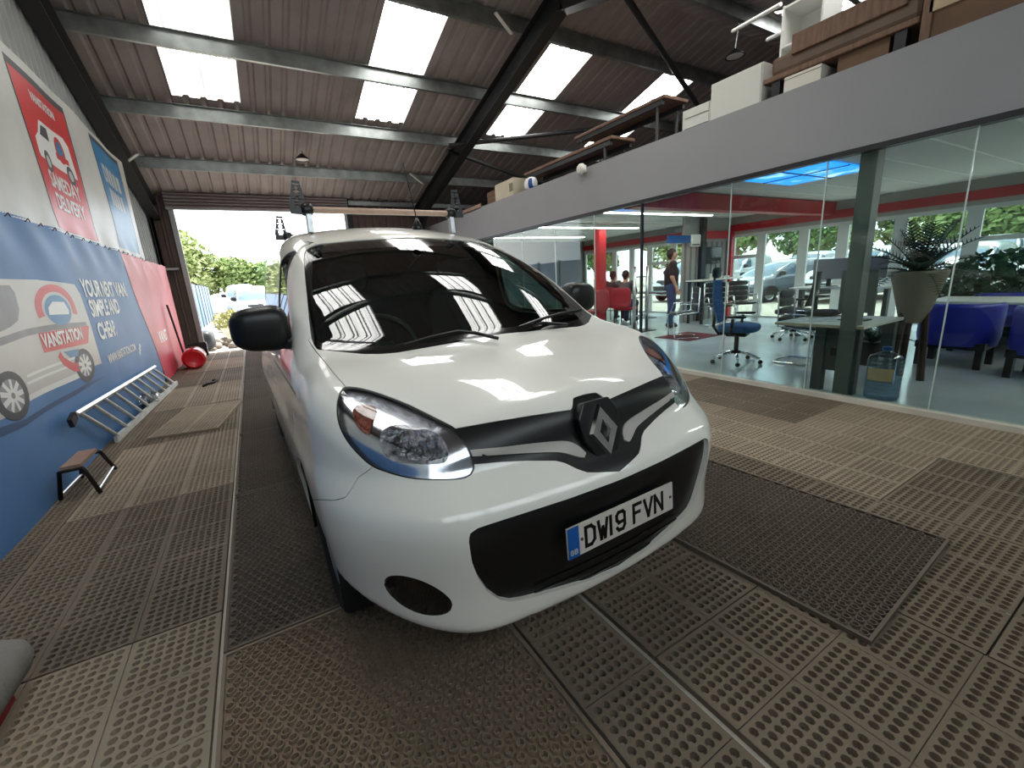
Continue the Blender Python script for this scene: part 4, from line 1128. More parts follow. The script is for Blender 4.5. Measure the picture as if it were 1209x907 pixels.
# the little printed van on the red poster
cy_, cz_, S_ = 6.5, 2.88, 1.0
decal([(cy_ - .52, cz_ - .10), (cy_ - .50, cz_ + .03), (cy_ - .38, cz_ + .10), (cy_ - .26, cz_ + .24), (cy_ + .40, cz_ + .26), (cy_ + .50, cz_ + .20), (cy_ + .53, cz_ - .14), (cy_ - .50, cz_ - .14)], .0045, 'printed_van', m_pw, up)
decal([(cy_ - .34, cz_ + .09), (cy_ - .24, cz_ + .20), (cy_ - .08, cz_ + .21), (cy_ - .08, cz_ + .09)], .006, 'printed_window', m_pd, up)
for w in (-.3, .34): decal(ell(cy_ + w, cz_ - .14, .10, .10), .006, 'printed_wheel', m_pd, up); decal(ell(cy_ + w, cz_ - .14, .055, .055), .0075, 'printed_hub', m_pg, up)
decal(ell(cy_ + .2, cz_ + .08, .13, .13), .006, 'printed_badge', m_pr, up); decal(ell(cy_ + .2, cz_ + .08, .085, .085), .0075, 'printed_badge_core', m_pb, up); decal([(cy_ + .04, cz_ - .03), (cy_ + .38, cz_ - .03), (cy_ + .38, cz_ + .03), (cy_ + .04, cz_ + .03)], .009, 'printed_badge_bar', m_pr, up)
# the large printed van on the blue banner, outline read off the photograph (crop 0,310; x4.535)
C_ = lambda *pts: [bp(x / 4.535, 310 + y / 4.535) for x, y in pts]
O1 = .0045
decal(C_((-520, 420), (-500, 330), (-420, 180), (-300, 90), (0, 88), (200, 92), (390, 118), (425, 170), (480, 330), (540, 540), (420, 590), (160, 735), (130, 780), (-60, 870), (-480, 800)), O1, 'printed_van_body', m_pg, lo)
decal(C_((-300, 120), (55, 122), (85, 160), (112, 250), (105, 310), (60, 345), (0, 372), (-320, 470)), O1 + .0015, 'printed_van_window', m_pm, lo)
decal(band(C_((-300, 470), (0, 425), (150, 375), (300, 345), (460, 332)), .05), O1 + .0015, 'printed_rail', m_pm, lo)
for q in (((150, 610), (420, 500)), ((150, 650), (430, 530))): decal(band(C_(*q), .02), O1 + .0015, 'printed_moulding', m_pw, lo, .4)
decal(C_((150, 715), (425, 585), (432, 615), (160, 742)), O1 + .0015, 'printed_sill', m_pw, lo)
decal(C_((-60, 900), (130, 840), (480, 640), (560, 610), (470, 670), (140, 870), (-60, 960)), O1, 'printed_shadow', m_ps, lo)
def wheel_print(c, rx, ry):
    (y, z) = C_(c)[0]; ry_ = abs(C_((c[0] + rx, c[1]))[0][0] - y); rz_ = abs(C_((c[0], c[1] + ry))[0][1] - z)
    decal(ell(y, z, ry_, rz_), O1 + .002, 'printed_tyre', m_pd, lo); decal(ell(y, z, ry_ * .68, rz_ * .68), O1 + .0035, 'printed_rim', m_pm, lo)
    for k in range(9):
        a = 2 * PI * k / 9; decal(band([(y + ry_ * .12 * math.cos(a), z + rz_ * .12 * math.sin(a)), (y + ry_ * .66 * math.cos(a), z + rz_ * .66 * math.sin(a))], .035), O1 + .005, 'printed_spoke', m_pw, lo, .5)
wheel_print((62, 715), 100, 150); wheel_print((455, 550), 52, 100)
# round badge and name plate on the printed van
(by_, bz_) = C_((310, 255))[0]
rY = abs(C_((400, 255))[0][0] - by_); rZ = abs(C_((310, 120))[0][1] - bz_)
decal(ell(by_, bz_, rY, rZ, 30, -.25, PI + .25) + ell(by_, bz_, rY * .72, rZ * .72, 30, PI + .25, -.25), O1 + .0035, 'badge_ring', m_pr, lo)
decal(ell(by_, bz_, rY * .62, rZ * .60), O1 + .0035, 'badge_core', m_pb, lo)
decal([(by_ - rY * .5, bz_ - rZ * .15), (by_ - rY * .45, bz_ + rZ * .12), (by_ - rY * .2, bz_ + rZ * .34), (by_ + rY * .35, bz_ + rZ * .30), (by_ + rY * .5, bz_ - rZ * .05), (by_ + rY * .45, bz_ - rZ * .2)], O1 + .005, 'badge_van', m_pw, lo)
decal(C_((215, 378), (470, 338), (470, 432), (250, 482)), O1 + .005, 'badge_plate', m_pr, lo)
decal(band(C_((320, 490), (345, 530), (390, 560), (420, 560)), .08), O1 + .0035, 'badge_ring_lower', m_pr, lo)
decal(C_((340, 478), (415, 462), (415, 500), (375, 510)), O1 + .00355, 'badge_core_lower', m_pb, lo)
(ty, tz) = C_((345, 425))[0]
btext('VANSTATION', ty + .03, tz - .01, .15, m_pw, lo, .92, off=.013, bold=.006)
for body, q in (('YOUR NEXT VAN,', (98.5, 350)), ('SIMPLE AND', (108, 374)), ('CHEAP.', (117, 401))):
    y, z = bp(*q); btext(body, y, z, .24, m_pw, lo, .95, align='LEFT', bold=.008)
y, z = bp(127, 430); btext('WWW.VANSTATION.COM', y, z, .135, m_pw, lo, .86, align='LEFT', bold=.003)
for k in range(3):
    y, z = bp(166, 408 + k * 4.4); decal(ell(y, z, .05, .032, 10), O1 + .0035, 'social_icon', m_pw, lo)
y, z = bp(189, 405); btext('VANST', y, z, .26, m_pw, lo, 1.0, align='LEFT', bold=.008)

# ================================================================== things along the banner wall
# ladder section leaning against the banner, long side on the floor
m_lad = mat('ladder_aluminium', (222, 222, 218), rough=.4, metal=.35, noise=(9, .15))
N0, N1 = pZ(137, 519, .058), pZ(208.5, 452, .058)
F0, F1 = pX(88, 491, XB + .06), pX(182, 434, XB + .06)
lad = empty('ladder', (0, 0, 0)); tag(lad, 'short aluminium ladder leaning lengthwise against the blue banner', 'ladder')
MB().bar(N0, N1, .028, .065).build('rail', m_lad, lad); MB().bar(F0, F1, .028, .065, (1, 0, 1)).build('rail', m_lad, lad)
for k in range(10):
    t = .035 + .93 * k / 9; MB().tube([F0.lerp(F1, t), N0.lerp(N1, t)], .017, 10).build('rung', m_lad, lad, smooth=True, sharp=60)
MB().bar(F0, F0 + (F0 - F1).normalized() * .12 + Vector((0, 0, -.04)), .03, .07).build('end_foot', m_blackst, lad)
# crumpled clear plastic wrapper on the ladder
t = .42; base = N0.lerp(N1, .52)
def crumple(c, r, n, name, m, parent=None, seed=3):
    R_ = random.Random(seed); k = MB(); P_ = []
    for i in range(n + 1):
        row = []
        for j in range(n * 2 + 1):
            th = PI * i / n; ph = 2 * PI * (j % (n * 2)) / (n * 2); q = 1 + .38 * math.sin(7 * ph + 3 * th) * math.sin(5 * th) + .22 * math.sin(11 * ph - 4 * th)
            row.append((c[0] + r[0] * q * math.sin(th) * math.cos(ph), c[1] + r[1] * q * math.sin(th) * math.sin(ph), c[2] + r[2] * q * math.cos(th)))
        P_.append(row)
    return k.grid(P_).build(name, m, parent)
m_film = glass_mat('clear_film', (235, 238, 240), rough=.18, base=.42, ior=1.3)
tag(crumple((base.x - .07, base.y + .05, .13), (.10, .20, .06), 14, 'plastic_wrapper', m_film), 'crumpled clear plastic wrapper lying on the ladder rungs', 'wrapper')
# folding hop-up step: plywood top on bent tube legs
m_ply = mat('plywood_brown', (150, 120, 104), rough=.6, noise=(6, .15))
st = empty('step_stool', (0, 0, 0)); tag(st, 'low step stool with brown board top and bent black tube legs', 'stool')
SZ = .27
nx = lambda p: Vector((-1.175 + (p.x + 1.24) * .55, p.y, p.z))          # stands clear of the banner
A, B, Cc, D = [nx(p) for p in (pZ(23, 564, SZ), pZ(70, 554.5, SZ), pZ(93, 535, SZ), pZ(52, 542, SZ))]
k = MB(); k.add([tuple(p + Vector((0, 0, d))) for d in (-.012, .012) for p in (A, B, Cc, D)], [(3, 2, 1, 0), (4, 5, 6, 7), (0, 1, 5, 4), (1, 2, 6, 5), (2, 3, 7, 6), (3, 0, 4, 7)]); k.build('board_top', m_ply, st)
fA, fB, fC, fD = [nx(p) for p in (pZ(12.7, 603, .036), pZ(105, 585, .036), pZ(120, 556.5, .036), pZ(47, 574, .036))]
m_tubeb = mat('worn_black_tube', (44, 42, 42), rough=.4, metal=.5, noise=(20, .4))
for a, b in ((A, fA), (B, fB), (Cc, fC), (D, fD)):
    MB().tube([a - Vector((0, 0, .02)), a.lerp(b, .15) + Vector((0, 0, .015)), b], .014, 8).build('leg', m_tubeb, st, smooth=True)
MB().tube([fB.lerp(B, .12), fC.lerp(Cc, .12)], .010, 8).build('stretcher', m_alu_e := mat('brushed_aluminium', (176, 178, 180), rough=.32, metal=1, noise=(30, .12)), st); MB().tube([fA.lerp(A, .14), fD.lerp(D, .14)], .010, 8).build('stretcher', m_alu_e, st)
MB().tube([A - Vector((0, 0, .02)), B - Vector((0, 0, .02))], .012, 8).build('top_rail', m_tubeb, st); MB().tube([D - Vector((0, 0, .02)), Cc - Vector((0, 0, .02))], .012, 8).build('top_rail', m_tubeb, st)
# red extinguisher lying on its side with its end to us
ex_ = empty('fire_extinguisher', (0, 0, 0)); tag(ex_, 'red fire extinguisher lying on its side by the door post', 'extinguisher')
e0 = pZ(229, 424, .225); ed = Vector((-.06, 1, 0)).normalized()
M_ = frame(e0, Vector((ed.y, -ed.x, 0)), (0, 0, 1), ed * -1) 
k = MB().lathe([(0, .0), (.10, .0), (.15, .02), (.18, .0), (.195, -.04), (.195, -.55), (.15, -.65), (.05, -.70), (.0, -.70)], 28); k.v = [tuple(M_ @ Vector(v)) for v in k.v]
k.build('cylinder', mat('extinguisher_red', (190, 22, 34), rough=.25, coat=.5), ex_, smooth=True, sharp=50)
k = MB().lathe([(.198, -.05), (.198, -.07)], 28); k.v = [tuple(M_ @ Vector(v)) for v in k.v]; k.build('base_ring', m_blackst, ex_)
MB().tube([M_ @ Vector((0, 0, -.69)), M_ @ Vector((.02, .03, -.80))], .03, 8).build('valve', m_blackst, ex_)
# timber block and clutter at the foot of the door jamb
for (a, nm, lab, cat_, sz, mm) in (((-1.42, 12.40, .023), 'black_crate', 'small black plastic crate beside the door post foot', 'crate', (.34, .26, .30), m_blackst), ((-1.34, 11.75, .023), 'timber_block', 'pale timber offcut on the floor under the red banner', 'timber', (.12, .75, .07), m_ply)):
    k = MB()
    if 'crate' in nm:
        x0, y0, z0 = a; w, d, h_ = sz
        for bx_ in (((0, 0, 0), (w, d, .02)), ((0, 0, 0), (.02, d, h_)), ((w - .02, 0, 0), (w, d, h_)), ((0, 0, 0), (w, .02, h_)), ((0, d - .02, 0), (w, d, h_))): k.box(tuple(p + q for p, q in zip(a, bx_[0])), tuple(p + q for p, q in zip(a, bx_[1])))
        k.box((x0 - .01, y0 - .01, h_ - .03), (x0 + w + .01, y0, h_)); o = k.build(nm, mm)
    else:
        k.box(a, tuple(p + q for p, q in zip(a, sz))); o = k.build(nm, mm, bevel=.008)
    tag(o, lab, cat_)
hp = MB(); q0 = pZ(240, 456, .035); hp.tube([q0, q0 + Vector((.05, .10, .01)), q0 + Vector((.12, .18, .0)), q0 + Vector((.16, .34, .01)), q0 + Vector((.10, .45, .0))], .018, 8)
tag(hp.build('rubber_offcut', m_rubber_e := mat('tyre_rubber', (20, 20, 20), rough=.8), smooth=True), 'short black rubber hose offcut on the aisle mat', 'hose')
# black stick leaning on the red banner
tag(MB().tube([pX(197, 360, XB + .05), pX(217, 418, XB + .12)], .018, 8).build('prop_stick', m_blackst), 'thin black stick leaning against the red banner end', 'stick')
# padded grey board with red underside at the left edge
pd = empty('padded_board', (0, 0, 0)); tag(pd, 'grey padded board with a red lower face at the left picture edge', 'board')
c0 = pZ(44, 742, .20); 
def slab(z0, z1, inset, r=.12):
    x1, y1 = c0.x + .0 - inset, c0.y - .0 - inset; x0, y0 = x1 - 1.2, y1 - 1.5
    pl_ = [(x0, y0), (x1, y0)] + [(x1 - r + r * math.cos(a), y1 - r + r * math.sin(a)) for a in np.linspace(0, PI / 2, 8)] + [(x0, y1)]
    return pl_
x1, y1 = c0.x, c0.y
P_ = []
for (z_, ins) in ((.10, .03), (.115, .005), (.15, -.005), (.19, .0), (.215, .02), (.228, .06), (.232, .2)):
    r = .10; pl_ = [(-1.40, y1 - ins - .0), (-1.40 + .02, y1 - ins)] + [(x1 - ins - r + r * math.sin(a), y1 - ins - r + r * math.cos(a)) for a in np.linspace(0, PI / 2, 8)] + [(x1 - ins - .02, y1 - .7), (x1 - ins, -.6)]
    P_.append([(x_, y_, z_) for x_, y_ in pl_])
MB().grid(P_).add([(-1.4, y1 - .2, .232), (x1 - .2, y1 - .2, .232), (x1 - .2, -.6, .232), (-1.4, -.6, .232)], [(0, 1, 2, 3)]).build('grey_padding', mat('grey_felt', (132, 128, 120), rough=.95, noise=(5, .15), bump=(80, .3)), pd, smooth=True)
MB().box((-1.38, -.6, .023), (x1 - .06, y1 - .12, .11)).build('red_base', mat('dull_red_board', (138, 26, 44), rough=.6), pd)

# ================================================================== hanging lamps
def pendant(p, r, lab, drop=1.0):
    o = empty('pendant_lamp', p); tag(o, lab, 'lamp', 'small pendant lamps under the roof')
    MB().lathe([(.03, .10), (.05, .08), (r * .8, .02), (r, -.01), (r * .96, -.012), (r * .5, .01), (0, .015)], 20).build('shade', m_blackst, o, smooth=True)
    MB().lathe([(0, -.02), (r * .6, -.016), (r * .85, -.004), (r * .85, .0)], 20).build('diffuser', mat('lamp_diffuser', (232, 232, 226), rough=.4), o, smooth=True)
    pts = [(.02 * math.sin(3 * t), .015 * math.cos(4 * t), .1 + drop * t) for t in np.linspace(0, 1, 9)]
    MB().tube(pts, .012, 6).build('chain', m_steel_h := mat('grey_steel', (120, 122, 124), rough=.4, metal=.9), o)
    return o
lp1 = pY(357, 188, 10.6); pendant(lp1, .15, 'small pendant lamp hanging on a chain above the roller door side', roof_z(lp1.y) - lp1.z - .25)
lp2 = pX(868, 66, 7.6); pendant(lp2, .16, 'small pendant lamp hanging above the white boxes on the mezzanine', roof_z(lp2.y) - lp2.z - .12)

# ================================================================== things stored on top of the office
m_cab = mat('white_cabinet', (206, 205, 196), rough=.5); m_cab2 = mat('cream_carton', (190, 180, 158), rough=.8, noise=(4, .08)); m_card = mat('brown_cardboard', (108, 84, 66), rough=.85, noise=(4, .12))
m_oldwood = mat('old_brown_wood', (112, 84, 66), rough=.6, noise=(5, .3, 6, (1, 6, 1)))
def store(px0, px1, X, depth, name, lab, cat_, m, zt=None, parts=None, grp=None):
    """box whose front face spans two measured points (lower left, upper right) on the plane X"""
    a, b = pX(*px0, X), pX(*px1, X); y0, y1 = sorted((a.y, b.y)); z0, z1 = FZ1 + .001, max(a.z, b.z)
    o = empty(name, (X, (y0 + y1) / 2, FZ1)); tag(o, lab, cat_, grp)
    w = y1 - y0; h_ = z1 - z0
    MB().box((0, -w / 2, 0), (depth, w / 2, h_)).build('carcass', m, o, bevel=.006)
    return o, w, h_
o, w, h_ = store((897, 140), (840, 100), XG + .03, .5, 'white_cabinet', 'large plain white cabinet standing on the office roof edge', 'cabinet', m_cab)
MB().box((-.012, -w / 2 + .01, .01), (-.001, w / 2 - .01, h_ - .01)).build('door', m_cab, o, bevel=.003)
o, w, h_ = store((838, 140), (806, 132), XG + .03, .45, 'drawer_cabinet', 'low white drawer cabinet beside the large white cabinet', 'cabinet', m_cab)
for i in range(2): MB().box((-.014, -w / 2 + .01, .02 + i * h_ / 2), (-.001, w / 2 - .04, (i + .92) * h_ / 2)).build('drawer', m_cab, o, bevel=.003)
o, w, h_ = store((968, 100), (926, 92), XG + .03, .3, 'white_carton', 'pale carton under the brown sofa frame', 'carton', mat('pale_carton', (214, 210, 196), rough=.7))
MB().box((-.003, -w / 2, h_ * .8), (-.001, w / 2, h_ * .83)).build('tape', m_card, o)
o, w, h_ = store((607, 236), (584, 219), XG + .05, .4, 'cream_carton', 'cream carton at the far end of the office roof', 'carton', m_cab2)
MB().box((-.004, -w / 2 + .02, h_ * .3), (-.001, -w / 2 + .16, h_ * .75)).build('printed_panel', mat('carton_print', (120, 116, 100), rough=.8), o)
o, w, h_ = store((586, 242), (575, 228), XG + .10, .4, 'brown_carton', 'brown carton half behind the cream carton', 'carton', m_card)
MB().box((-.003, -w / 2, h_ * .46), (-.001, w / 2, h_ * .54)).build('tape', m_oldwood, o)
# tipped plank at the far end, grey helmet-like bag
a, b = pX(545, 252, XG - .02), pX(568, 243, XG - .02)
tag(MB().bar(a, b, .02, .10).build('plank', m_ply), 'loose plank end sticking out past the office roof', 'plank')
q = pX(627, 222, XG + .12)
hb = empty('white_bag', (q.x, q.y, FZ1)); tag(hb, 'small white and blue bag on the office roof', 'bag')
MB().grid(superblob((0, 0, .12), (.10, .16, .12), .8, 16, 10)).build('bag_body', m_white, hb, smooth=True); MB().grid(superblob((-.02, -.09, .11), (.10, .05, .10), .8, 14, 8)).build('blue_panel', m_bluep, hb, smooth=True)
# round security light clipped under the fascia top
q = pX(688, 200, XG - .06); sl = empty('security_light', q); tag(sl, 'small round white floodlight fixed to the grey fascia', 'floodlight')
MB().lathe([(0, -.09), (.05, -.085), (.075, -.06), (.085, -.02), (.06, .0), (0, .0)], 16, axis='x').build('globe', mat('frosted_white', (220, 216, 206), rough=.3), sl, smooth=True); MB().box((-.005, -.05, -.05), (.03, .05, .05)).build('wall_plate', m_white, sl)
# work platforms on posts (trestle tops) in front of the rooflights
def platform(pA, pB, X, w, lab, posts):
    a, b = pX(*pA, X), pX(*pB, X); o = empty('trestle_platform', (X, (a.y + b.y) / 2, FZ1)); tag(o, lab, 'platform', 'dark trestle platforms on the office roof')
    zt = (a.z + b.z) / 2 - FZ1; L = abs(a.y - b.y); 
    MB().box((0, -L / 2, zt), (w, L / 2, zt + .05)).build('deck_board', m_oldwood, o, bevel=.01)
    MB().box((.02, -L / 2 + .05, zt - .07), (.07, L / 2 - .05, zt)).build('side_rail', m_blackst, o); MB().box((w - .07, -L / 2 + .05, zt - .07), (w - .02, L / 2 - .05, zt)).build('side_rail', m_blackst, o)
    for s in posts: MB().tube([(.05, s * L, 0), (.05, s * L, zt - .07)], .022, 8).build('post', m_steel_h2 := mat('dark_post_steel', (70, 68, 66), rough=.5, metal=.5), o); MB().tube([(w - .05, s * L, 0), (w - .05, s * L, zt - .07)], .022, 8).build('post', m_steel_h2, o)
    return o
p1 = platform((678, 160), (784, 122), XG + .95, .55, 'higher dark work platform on posts near the white cabinets', (-.42, .42))
p2 = platform((618, 197), (722, 178), XG + .25, .5, 'lower dark work platform on posts near the cream carton', (-.42, .42))
# upturned brown sofa frame with timber, white board and rail
so = empty('sofa_frame', (XG + .03, 2.3, FZ1)); tag(so, 'old brown sofa base resting on posts above the glass wall', 'sofa frame')
a, b = pX(900, 84, XG), pX(1085, 20, XG); yc = 2.3; zb = (a.z + b.z) / 2 - FZ1
yA, yB = a.y - yc, b.y - yc
MB().box((0, yB, .16), (.7, yA, .21)).build('lower_board', m_oldwood, so, bevel=.01)
MB().box((.03, yB, .21), (.75, yA - .05, .38)).build('padded_base', mat('brown_leatherette', (96, 76, 60), rough=.5, noise=(4, .2)), so, bevel=.04)
MB().box((0, yB + .1, .33), (.06, yA - .25, .50)).build('front_rail', m_oldwood, so, bevel=.01)
MB().box((.3, yB, .38), (.9, yA - .5, .62)).build('upper_cushion', mat('brown_leatherette2', (84, 64, 52), rough=.5, noise=(4, .2)), so, bevel=.06)
for s in (yA - .12, yB + .12): MB().box((.02, s - .04, 0), (.10, s + .04, .17)).build('leg', m_blackst, so); MB().box((.6, s - .04, 0), (.68, s + .04, .17)).build('leg', m_blackst, so)
MB().box((.05, yB + .2, .0), (.12, yA - .65, .16)).build('cardboard_flap', m_card, so)
bo = empty('wooden_crate', (XG + .03, 1.0, FZ1)); tag(bo, 'worn brown wooden crate with a pale lid strip above the glass wall', 'crate')
MB().box((0, -.62, 0), (.6, .64, .30)).build('side_board', m_card, bo, bevel=.01); MB().box((-.02, -.62, .19), (0, .62, .27)).build('lid_strip', mat('pale_wood', (192, 168, 138), rough=.7, noise=(5, .2)), bo); MB().box((-.02, .60, 0), (.02, .66, .34)).build('corner_post', m_oldwood, bo)
wb_ = pX(946, 28, XG + 1.0); o = empty('shelf_unit', (XG + 1.0, wb_.y, FZ1)); tag(o, 'tall white shelf unit standing behind the brown sofa frame', 'shelf unit')
MB().box((0, -.22, 0), (.4, -.20, 1.25)).box((0, .20, 0), (.4, .22, 1.25)).box((.38, -.2, 0), (.4, .2, 1.25)).build('sides', m_white, o)
for z_ in (.02, .42, .82, 1.22): MB().box((0, -.2, z_), (.38, .2, z_ + .02)).build('shelf', m_white, o)
for i, (p_, q_) in enumerate((((865, 37), (922, 5)), ((906, 47), (924, 38)))):
    a, b = pX(*p_, XG + 1.2), pX(*q_, XG + 1.0); t_ = MB().tube([a, b], .022, 8).build('tube_lamp', m_white); tag(t_, ['long', 'short'][i] + ' white fluorescent tube under the roof by the white shelf unit', 'tube lamp')
# ================================================================== people, grown from one smooth body surface
def caps(segs, k=.03):
    A = np.array([s[0] for s in segs], float); B = np.array([s[1] for s in segs], float); ra = [s[2] for s in segs]; rb = [s[3] for s in segs]
    def f(p):
        d = None
        for a, b, r0, r1 in zip(A, B, ra, rb):
            e = b - a; w = p - a; t = np.clip((w @ e) / max(e @ e, 1e-9), 0, 1); q = np.linalg.norm(w - t[..., None] * e, axis=-1) - (r0 + (r1 - r0) * t)
            d = q if d is None else smin(d, q, k)
        return d
    return f
def grow(segs, h, name, m, parent, k=.03, pad=.02):
    P_ = np.array([s[i] for s in segs for i in (0, 1)], float); R_ = max(max(s[2], s[3]) for s in segs) + pad
    f = caps(segs, k); V, T = surface_net(f, tuple(P_.min(0) - R_), tuple(P_.max(0) + R_), h); V, N = snap(f, V, 3)
    return obj(name, np_mesh(name, (V, N, T), m), parent)
m_skin = mat('skin', (172, 126, 104), rough=.55); m_hair = mat('dark_hair', (28, 22, 20), rough=.7); m_shirt = mat('black_polo', (26, 26, 30), rough=.85); m_jean = mat('blue_jeans', (44, 66, 104), rough=.9, noise=(12, .2)); m_shoe = mat('black_shoe', (18, 18, 18), rough=.5)
def hand(w, d, side, s=1.0):
    """palm and five unequal, slightly curled fingers leaving the wrist w along d"""
    w = np.array(w, float); d = np.array(d, float); d /= np.linalg.norm(d); sd = np.array(side, float); sd -= d * (sd @ d); sd /= np.linalg.norm(sd); n = np.cross(d, sd)
    out = [(w, w + d * .085 * s, .026 * s, .036 * s)]; kn = w + d * .09 * s
    for i, (o_, L) in enumerate(((-.030, .070), (-.010, .080), (.010, .074), (.028, .058))):
        b = kn + sd * o_ * s; m_ = b + d * L * .55 * s + n * .008 * s; e = m_ + (d * .8 + n * .6) * L * .45 * s
        out += [(b, m_, .0095 * s, .0085 * s), (m_, e, .0085 * s, .0072 * s)]
    tb = w + d * .035 * s - sd * .028 * s; tm = tb + (d * .6 - sd * .8) * .035 * s; out += [(tb, tm, .013 * s, .011 * s), (tm, tm + (d * .9 - sd * .15 + n * .3) * .032 * s, .011 * s, .009 * s)]
    return out
def person(root, J, lab, shirt, trousers, scale=1.0, hair=True):
    """J: joints in the person's own frame, facing +y"""
    o = root; v = lambda n: np.array(J[n], float)
    H = v('head'); nk = v('neck'); ch = v('chest'); pe = v('pelvis'); fwd = np.array(J.get('face', (0, 1, 0)), float); fwd /= np.linalg.norm(fwd); rt = np.cross(fwd, (0, 0, 1.0)); rt /= np.linalg.norm(rt)
    up_ = np.array([0, 0, 1.0])
    body = [(pe, ch, .125, .135), (ch, nk - up_ * .05, .12, .08), (nk - up_ * .04, H - up_ * .05, .055, .052)]
    body += [(H + up_ * .03 - fwd * .012, H - up_ * .012 + fwd * .006, .088, .080), (H - up_ * .02 + fwd * .02, H - up_ * .085 + fwd * .045, .066, .036)]          # skull, jaw
    body += [(H + fwd * .088 + up_ * .012, H + fwd * .108 - up_ * .028, .010, .016)]                                                     # nose
    for s in (-1, 1):
        body += [(H + rt * s * .082 + up_ * .015, H + rt * s * .086 - up_ * .03, .014, .011), (H + rt * s * .03 + fwd * .077 + up_ * .028, H + rt * s * .045 + fwd * .072 + up_ * .026, .012, .010)]   # ears, brow
    sh_, tr_ = [(pe + up_ * .02, ch, .150, .158), (ch, nk - up_ * .06, .135, .075)], [(pe, pe + up_ * .04, .152, .148)]
    for s, q in ((-1, 'l'), (1, 'r')):
        S, E, W = v('sh_' + q), v('el_' + q), v('wr_' + q); Hp, K, A = v('hip_' + q), v('kn_' + q), v('an_' + q)
        body += [(ch + up_ * .08, S, .075, .062), (S, E, .054, .042), (E, W, .042, .028)] + hand(W, W - E, fwd * .9 - rt * .2 * s)
        body += [(Hp, K, .088, .060), (K, A, .058, .036)]
        sh_ += [(ch + up_ * .08, S, .088, .075), (S, S + (E - S) * .72, .070, .066)]; tr_ += [(Hp, K, .102, .074), (K, A + up_ * .03, .072, .062)]
        toe = A + np.array(J.get('toe', fwd)) * .15 - up_ * .045
        body += [(A, A - up_ * .05 - fwd * .02, .036, .034)]
        grow([(A - up_ * .04 - fwd * .05, toe, .042, .036), (A, A - up_ * .05, .048, .044)], .014, 'shoe', m_shoe, o)
    grow(body, .0125, 'body', m_skin, o, .022)
    grow(sh_, .02, 'shirt', shirt, o, .05); grow(tr_, .02, 'trousers', trousers, o, .04)
    if hair:
        grow([(H + up_ * .055 - fwd * .03, H + up_ * .035 - fwd * .045, .088, .088), (H - fwd * .06 + up_ * .0, H - fwd * .055 - up_ * .05, .06, .05), (H + up_ * .075 + fwd * .03, H + up_ * .08, .05, .06)], .015, 'hair', m_hair, o, .03)
    for s in (-1, 1): MB().blob(tuple(H + rt * s * .032 + fwd * .084 + up_ * .008), (.010, .010, .007), 8, 6).build('eye', m_shoe, o)
    MB().blob(tuple(H + fwd * .088 - up_ * .052), (.022, .010, .006), 8, 6).build('mouth', mat('lips', (130, 78, 72), rough=.6), o)
    return o
STAND = dict(head=(0, .01, 1.62), neck=(0, 0, 1.48), chest=(0, 0, 1.25), pelvis=(0, 0, .95), sh_l=(-.19, 0, 1.42), sh_r=(.19, 0, 1.42), el_l=(-.24, -.02, 1.14), el_r=(.24, -.02, 1.14), wr_l=(-.25, .08, .90), wr_r=(.25, .08, .90),
             hip_l=(-.095, 0, .90), hip_r=(.095, 0, .90), kn_l=(-.11, .03, .50), kn_r=(.10, .02, .50), an_l=(-.12, 0, .10), an_r=(.11, -.02, .10))
mp_ = pZ(791, 387, .03); man = empty('person', (mp_.x, mp_.y, .03), -2.3); tag(man, 'standing person in black polo and blue jeans beyond the glass', 'person')
STAND['face'] = (-.35, .94, 0)
person(man, STAND, '', m_shirt, m_jean)
SIT = dict(head=(0, .06, 1.22), neck=(0, .02, 1.08), chest=(0, .0, .86), pelvis=(0, -.05, .56), sh_l=(-.19, .01, 1.02), sh_r=(.19, .01, 1.02), el_l=(-.24, .12, .78), el_r=(.24, .12, .78), wr_l=(-.14, .34, .76), wr_r=(.14, .34, .76),
           hip_l=(-.10, -.02, .54), hip_r=(.10, -.02, .54), kn_l=(-.12, .42, .52), kn_r=(.12, .42, .52), an_l=(-.12, .40, .11), an_r=(.12, .40, .11))
SIT_AT = [((8.30, 8.20), -1.2), ((8.65, 9.02), -1.3)]
m_jumper = mat('grey_striped_jumper', (78, 78, 84), rough=.9, noise=(10, .3)); m_jumper2 = mat('dark_jumper', (40, 38, 42), rough=.9)
for i, ((x, y), rz) in enumerate(SIT_AT):
    pn = empty('person', (x, y, .03), rz); tag(pn, ['seated person in a grey striped jumper beyond the red column', 'seated person in a dark jumper half behind the red column'][i], 'person')
    person(pn, SIT, '', (m_jumper, m_jumper2)[i], m_shoe if i else m_jean)

